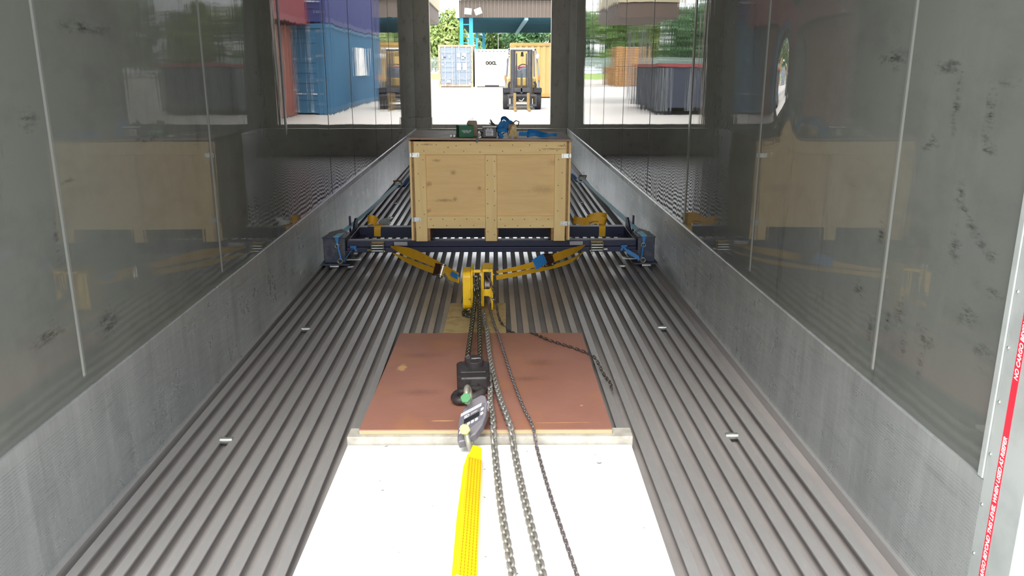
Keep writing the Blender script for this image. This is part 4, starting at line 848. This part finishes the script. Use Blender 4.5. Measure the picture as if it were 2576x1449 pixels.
b = M(); b.box(FX - .36, FX + .30, FY + .02, FY + .08, GZ + .60, GZ + .75); b.box(FX - .06, FX + .01, FY + .02, FY + .07, GZ + .55, GZ + 1.25); fk(b, 'mast_crossmember', F_MAST, bevel=.01)
b = M(); b.box(FX - .48, FX + .48, FY + .30, FY + .60, GZ + .80, GZ + 1.08); b.box(FX - .52, FX + .52, FY + .9, FY + 2.5, GZ + .35, GZ + 1.05); b.box(FX - .35, FX + .35, FY + .15, FY + .9, GZ + .25, GZ + .60); fk(b, 'chassis', F_YEL, bevel=.03)
b = M(); b.box(FX - .35, FX + .35, FY + .12, FY + .28, GZ + .30, GZ + .78); fk(b, 'front_plate', F_BLK, bevel=.01)
b = M(); b.box(FX - .02, FX + .24, FY + .45, FY + .60, GZ + 1.02, GZ + 1.42); b.box(FX - .24, FX - .02, FY + .5, FY + .6, GZ + 1.05, GZ + 1.35); fk(b, 'dashboard', F_DASH, bevel=.03)
b = M(); b.tube([(FX + .06 + .17 * math.cos(q), FY + .72 + .06 * math.sin(q), GZ + 1.42 + .12 * math.sin(q)) for q in [2 * math.pi * k / 20 for k in range(20)]], .016, 8, closed=True); b.cyl((FX + .06, FY + .72, GZ + 1.42), (FX + .06, FY + .6, GZ + 1.3), .03, 8); b.tube([(FX - .1, FY + .72, GZ + 1.42), (FX + .22, FY + .72, GZ + 1.42)], .014, 6); fk(b, 'steering_wheel', F_BLK, smooth=True)
b = M(); b.box(FX - .25, FX + .25, FY + 1.2, FY + 1.65, GZ + 1.05, GZ + 1.18); b.box(FX - .25, FX + .25, FY + 1.6, FY + 1.72, GZ + 1.1, GZ + 1.5); fk(b, 'seat', simple('seat_red_grey', '9a6a6a', .8).m, bevel=.04)
b = M(); b.box(FX - .48, FX + .48, FY + .3, FY + .38, GZ + 2.0, GZ + 2.07); b.box(FX - .48, FX + .48, FY + 1.7, FY + 1.78, GZ + 2.0, GZ + 2.07)
for sx in (-.48, .42): b.box(FX + sx, FX + sx + .06, FY + .3, FY + 1.78, GZ + 2.0, GZ + 2.07)
for k in range(5): b.box(FX - .3 + k * .15, FX - .27 + k * .15, FY + .35, FY + 1.72, GZ + 2.02, GZ + 2.05)
fk(b, 'overhead_guard', F_WH, bevel=.01)
fk(M().prism([(FX - .03, GZ + 1.95), (FX + .04, GZ + 1.95), (FX + .06, GZ + 1.80), (FX - .05, GZ + 1.80)], 1, FY + .4, FY + .5), 'beacon', F_BLK)
fk(M().tube([(FX - .12, FY - .03, GZ + .34), (FX - .02, FY - .03, GZ + .30), (FX + .06, FY - .03, GZ + .40)], .012, 6), 'coupling', F_WH)

# ------------------------------------------------------------------ canopy building, posts, fence, grass, trees
C0, C1 = 68.0, 98.0
g = thing('loading_canopy', 'open steel loading canopy with brown corrugated fascia beyond the containers', 'building', (3, C0, GZ))
M_BRN = simple('brown_cladding', '5f554d', .7, 0, '544a43', .4, 1).m; M_TEAL = simple('teal_roof_lining', '1f5363', .6, 0, '183f4e', .5, 1).m; M_CYAN = simple('light_blue_steel', '2fa0bd', .5, 0, '2585a2', .4, 3).m; M_SHEET = simple('grey_roof_sheet', 'b9bcb8', .6, 0, '9a9d9a', .4, .6).m
b = M(); corr_side(b, -2.95, 26, C0, 5.05, 6.35, -1, .30, .07); b.obj('fascia', M_BRN, g)
b = M(); corr_y(b, C0, C1, -2.95, 5.05, 6.35, .07, .3); b.obj('side_fascia', M_BRN, g)
M().box(-3.0, -2.7, C0 - .06, C0 - .01, 5.0, 6.4).obj('corner_trim', M_SHEET, g)
b = M(); pts = []
x = -3.3; i = 0
while x < 26: pts.append((x, 6.42 + .09 * (i % 2))); x += .22; i += 1
n = len(pts)
b.add([(p[0], C0 - .3, p[1]) for p in pts] + [(p[0], C0 + 15, p[1] + 2.2) for p in pts], [(i, i + 1, i + 1 + n, i + n) for i in range(n - 1)])
b.add([(p[0], C0 + 15, p[1] + 2.2) for p in pts] + [(p[0], C1 + .3, p[1]) for p in pts], [(i, i + 1, i + 1 + n, i + n) for i in range(n - 1)]); b.obj('roof_sheeting', M_SHEET, g)
b = M(); b.box(-2.9, 26, C0 + .1, C1 - .1, 5.08, 5.16)
for k in range(14): b.box(-2.9, 26, C0 + 1 + k * 2.1, C0 + 1.15 + k * 2.1, 4.98, 5.08)
b.obj('roof_lining', M_TEAL, g)
M().box(2.45, 2.75, C0 + .1, C1 - .1, 4.86, 5.08).obj('roof_beam', simple('pale_blue_beam', '7ea0b4', .6).m, g)
for yy, xx in ((C0 + .3, -2.7), (C1 - .5, -2.05), (C0 + .3, 22), (C1 - .5, 22)):
    b = M(); b.box(xx, xx + .28, yy, yy + .3, GZ, 5.05); b.box(xx + .75, xx + 1.05, yy, yy + .3, GZ, 5.05)
    for k in range(7): b.box(xx + .28, xx + .75, yy + .1, yy + .16, .3 + k * .7, .38 + k * .7)
    b.obj('support_column', M_CYAN, g)
b = M(); b.tube([(-2.2, C0 + .5, 3.5), (-1.35, C0 + .5, 3.5), (-1.35, C0 + .5, GZ)], .07, 8); b.obj('hoop_rail', M_CYAN, g)
for x_, rt in ((-2.0, .1), (-1.2, -.35)):
    T = Matrix.Translation((x_, C0 - .5, 5.45)) @ Matrix.Rotation(rt, 4, 'Y') @ Matrix.Rotation(-.4, 4, 'X')
    f_ = M().box(-.28, .28, -.12, .0, -.25, .25, T).obj('floodlight', M_SHEET, g, bevel=.03); M().box(-.22, .22, -.13, -.121, -.2, .2, T).obj('flood_glass', M_PAPER, f_)
# brown canopy seen at the left edge of the opening
g = thing('brown_awning', 'brown awning edge with cream beam high at the left of the opening', 'awning', (-3.4, 32, GZ))
M().box(-4.8, -2.42, 32, 38, 3.10, 3.62).obj('awning_slab', simple('brown_awning_paint', '5a4c42', .7).m, g)
M().box(-4.9, -2.36, 31.95, 38.05, 3.63, 4.6).obj('cream_top', simple('cream_paint', 'a89c80', .6).m, g)
for x_ in (-4.5, -3.9): M().box(x_, x_ + .1, 37.5, 37.7, GZ, 3.10).obj('awning_post', F_GR, g)
for k, (x_, h_, r_) in enumerate(((-2.92, 3.9, .055), (-2.33, 3.9, .04), (.52, 3.9, .04))):
    g = thing('lamp_column', ['thick white lamp column right of the blue canopy post', 'thin white lamp column between the blue canopy posts', 'thin white lamp column above the white container'][k], 'lamp post', (x_, 98.2, GZ), 'lamp columns behind the canopy' if 0 else None)
    M().cyl((x_, 98.2, GZ), (x_, 98.2, h_ + 1), r_ * 1.4, 10, r_).obj('column', F_WH, g, smooth=True)
    M().tube([(x_, 98.2, h_ + .98), (x_ + .2, 98.15, h_ + 1.1), (x_ + .7, 98.1, h_ + 1.15)], .05, 8).obj('lamp_arm', F_WH, g)
    M().box(x_ + .5, x_ + 1.0, 98.0, 98.2, h_ + 1.08, h_ + 1.18).obj('lamp_head', F_WH, g)
g = thing('palisade_fence', 'pale grey palisade fence in front of the trees', 'fence', (-10, 108, .4))
b = M()
x = -30.
while x < 12: b.box(x, x + .09, 108, 108.03, .0, 2.45); x += .19
b.obj('pales', simple('galvanised_pale', '99a5a8', .5).m, g)
b = M()
for z in (.8, 2.05): b.box(-30, 12, 108.03, 108.08, z, z + .07)
b.obj('fence_rail', simple('galvanised_rail', '8d999c', .5).m, g)
b = M()
for q in range(14): b.box(-29.9 + q * 3, -29.8 + q * 3, 108.08, 108.18, GZ, 2.3)
b.obj('fence_post', simple('galvanised_post', '8d999c', .5).m, g)
m = Mat('rough_grass', '7f9a55', .9); m.mix(m.mul(m.ramp(m.noise(1.2, 6), .4, .7), .6), 'a5ab6a')
b = M(); N = 60; vs = []; random.seed(5)
for i in range(N + 1):
    x = -32 + i * 1.0
    vs += [(x, 98.9, GZ - .02), (x, 101.5, .12 + random.uniform(0, .12)), (x, 104.5, .30 + random.uniform(0, .12)), (x, 107.9, .44)]
b.add(vs, [(i * 4 + k, (i + 1) * 4 + k, (i + 1) * 4 + k + 1, i * 4 + k + 1) for i in range(N) for k in range(3)])
o = b.obj('grass_bank', m.m, None); tag(o, 'grassy bank rising to the palisade fence', 'grass', kind='stuff')
# trees
M_BARK = simple('bark', '4f4338', .9).m
leafm = []
for nm, c, d in (('leaf_mid', '6f8a4c', '4e6b3a'), ('leaf_yellow_green', '8a9a54', '627a3e'), ('leaf_deep', '557a4e', '3e5f40')):
    mm = Mat(nm, c, .6); mm.mix(mm.mul(mm.ramp(mm.noise(.9, 3), .35, .7), .6), d); mm.b.inputs['Transmission Weight'].default_value = 0; leafm.append(mm.m)
def crown(seed, n=6400):
    rnd = random.Random(seed); vs = []; fs = []; lobes = [(Vector((rnd.uniform(-2.4, 2.4), rnd.uniform(-2, 2), rnd.uniform(1.9, 7.6))), rnd.uniform(1.3, 2.1)) for _ in range(17)]
    for k in range(n):
        c, r = lobes[rnd.randrange(17)]
        d = Vector((rnd.gauss(0, 1), rnd.gauss(0, 1), rnd.gauss(0, 1))).normalized(); p = c + d * r * (rnd.random() ** .25)
        s_ = rnd.uniform(.17, .34); a = (d + Vector((rnd.gauss(0, .5), rnd.gauss(0, .5), rnd.gauss(0, .5)))).normalized()
        u = a.orthogonal().normalized(); u = Matrix.Rotation(rnd.uniform(0, 6.28), 3, a) @ u; v = a.cross(u); i = len(vs)
        vs += [p + u * s_, p + v * s_ * .55, p - u * s_, p - v * s_ * .55]; fs.append((i, i + 1, i + 2, i + 3))
    me = bpy.data.meshes.new('crown'); me.from_pydata(vs, [], fs); return me
crowns = []
for q in range(3):
    me = crown(11 + q); me.materials.append(leafm[q]); crowns.append(me)
tb = M(); tb.tube(curve([(0, 0, .0), (.1, 0, 2), (-.1, .1, 4), (.1, 0, 6)], 4), [.26 - .013 * k for k in range(13)], 9)
for a in range(5): tb.tube([(0, 0, 2 + a * .6), (1.3 * math.cos(a * 1.3), 1.3 * math.sin(a * 1.3), 3.6 + a * .7)], [.11, .04], 6)
trunk0 = tb.obj('trunk', M_BARK, None); tme = trunk0.data; bpy.data.objects.remove(trunk0)
random.seed(21)
tx = [(-5.2, 114, 1.08, 1, 'tall yellow-green tree at the left edge of the opening above the fence'), (-.3, 124, 1.12, 0, 'leafy tree between the blue canopy columns'), (4.4, 114, 1.0, 2, 'dark leafy tree above the white container under the canopy'), (9.4, 124, 1.1, 0, 'leafy tree above the yellow container')]
tx += [(-9.9 - k * 4.8, 124 if k % 2 == 0 else 114, 1.08 + .05 * (k % 3), (k + 2) % 3, None) for k in range(8)] + [(14 + k * 4.8, 114 if k % 2 == 0 else 124, 1.05, (k + 1) % 3, None) for k in range(3)]
for x_, y_, s_, q, lab in tx:
    g = thing('tree', lab or 'leafy tree of the row beyond the fence, seen only by reflection', 'tree', (x_, y_, GZ), 'row of trees beyond the fence' if not lab else None)
    c = bpy.data.objects.new('crown', crowns[q]); COL.objects.link(c); c.parent = g; c.rotation_euler.z = random.uniform(0, 6.28); c.scale = (s_, s_, s_)
    t = bpy.data.objects.new('trunk', tme); COL.objects.link(t); t.parent = g; t.scale = (s_, s_, s_)
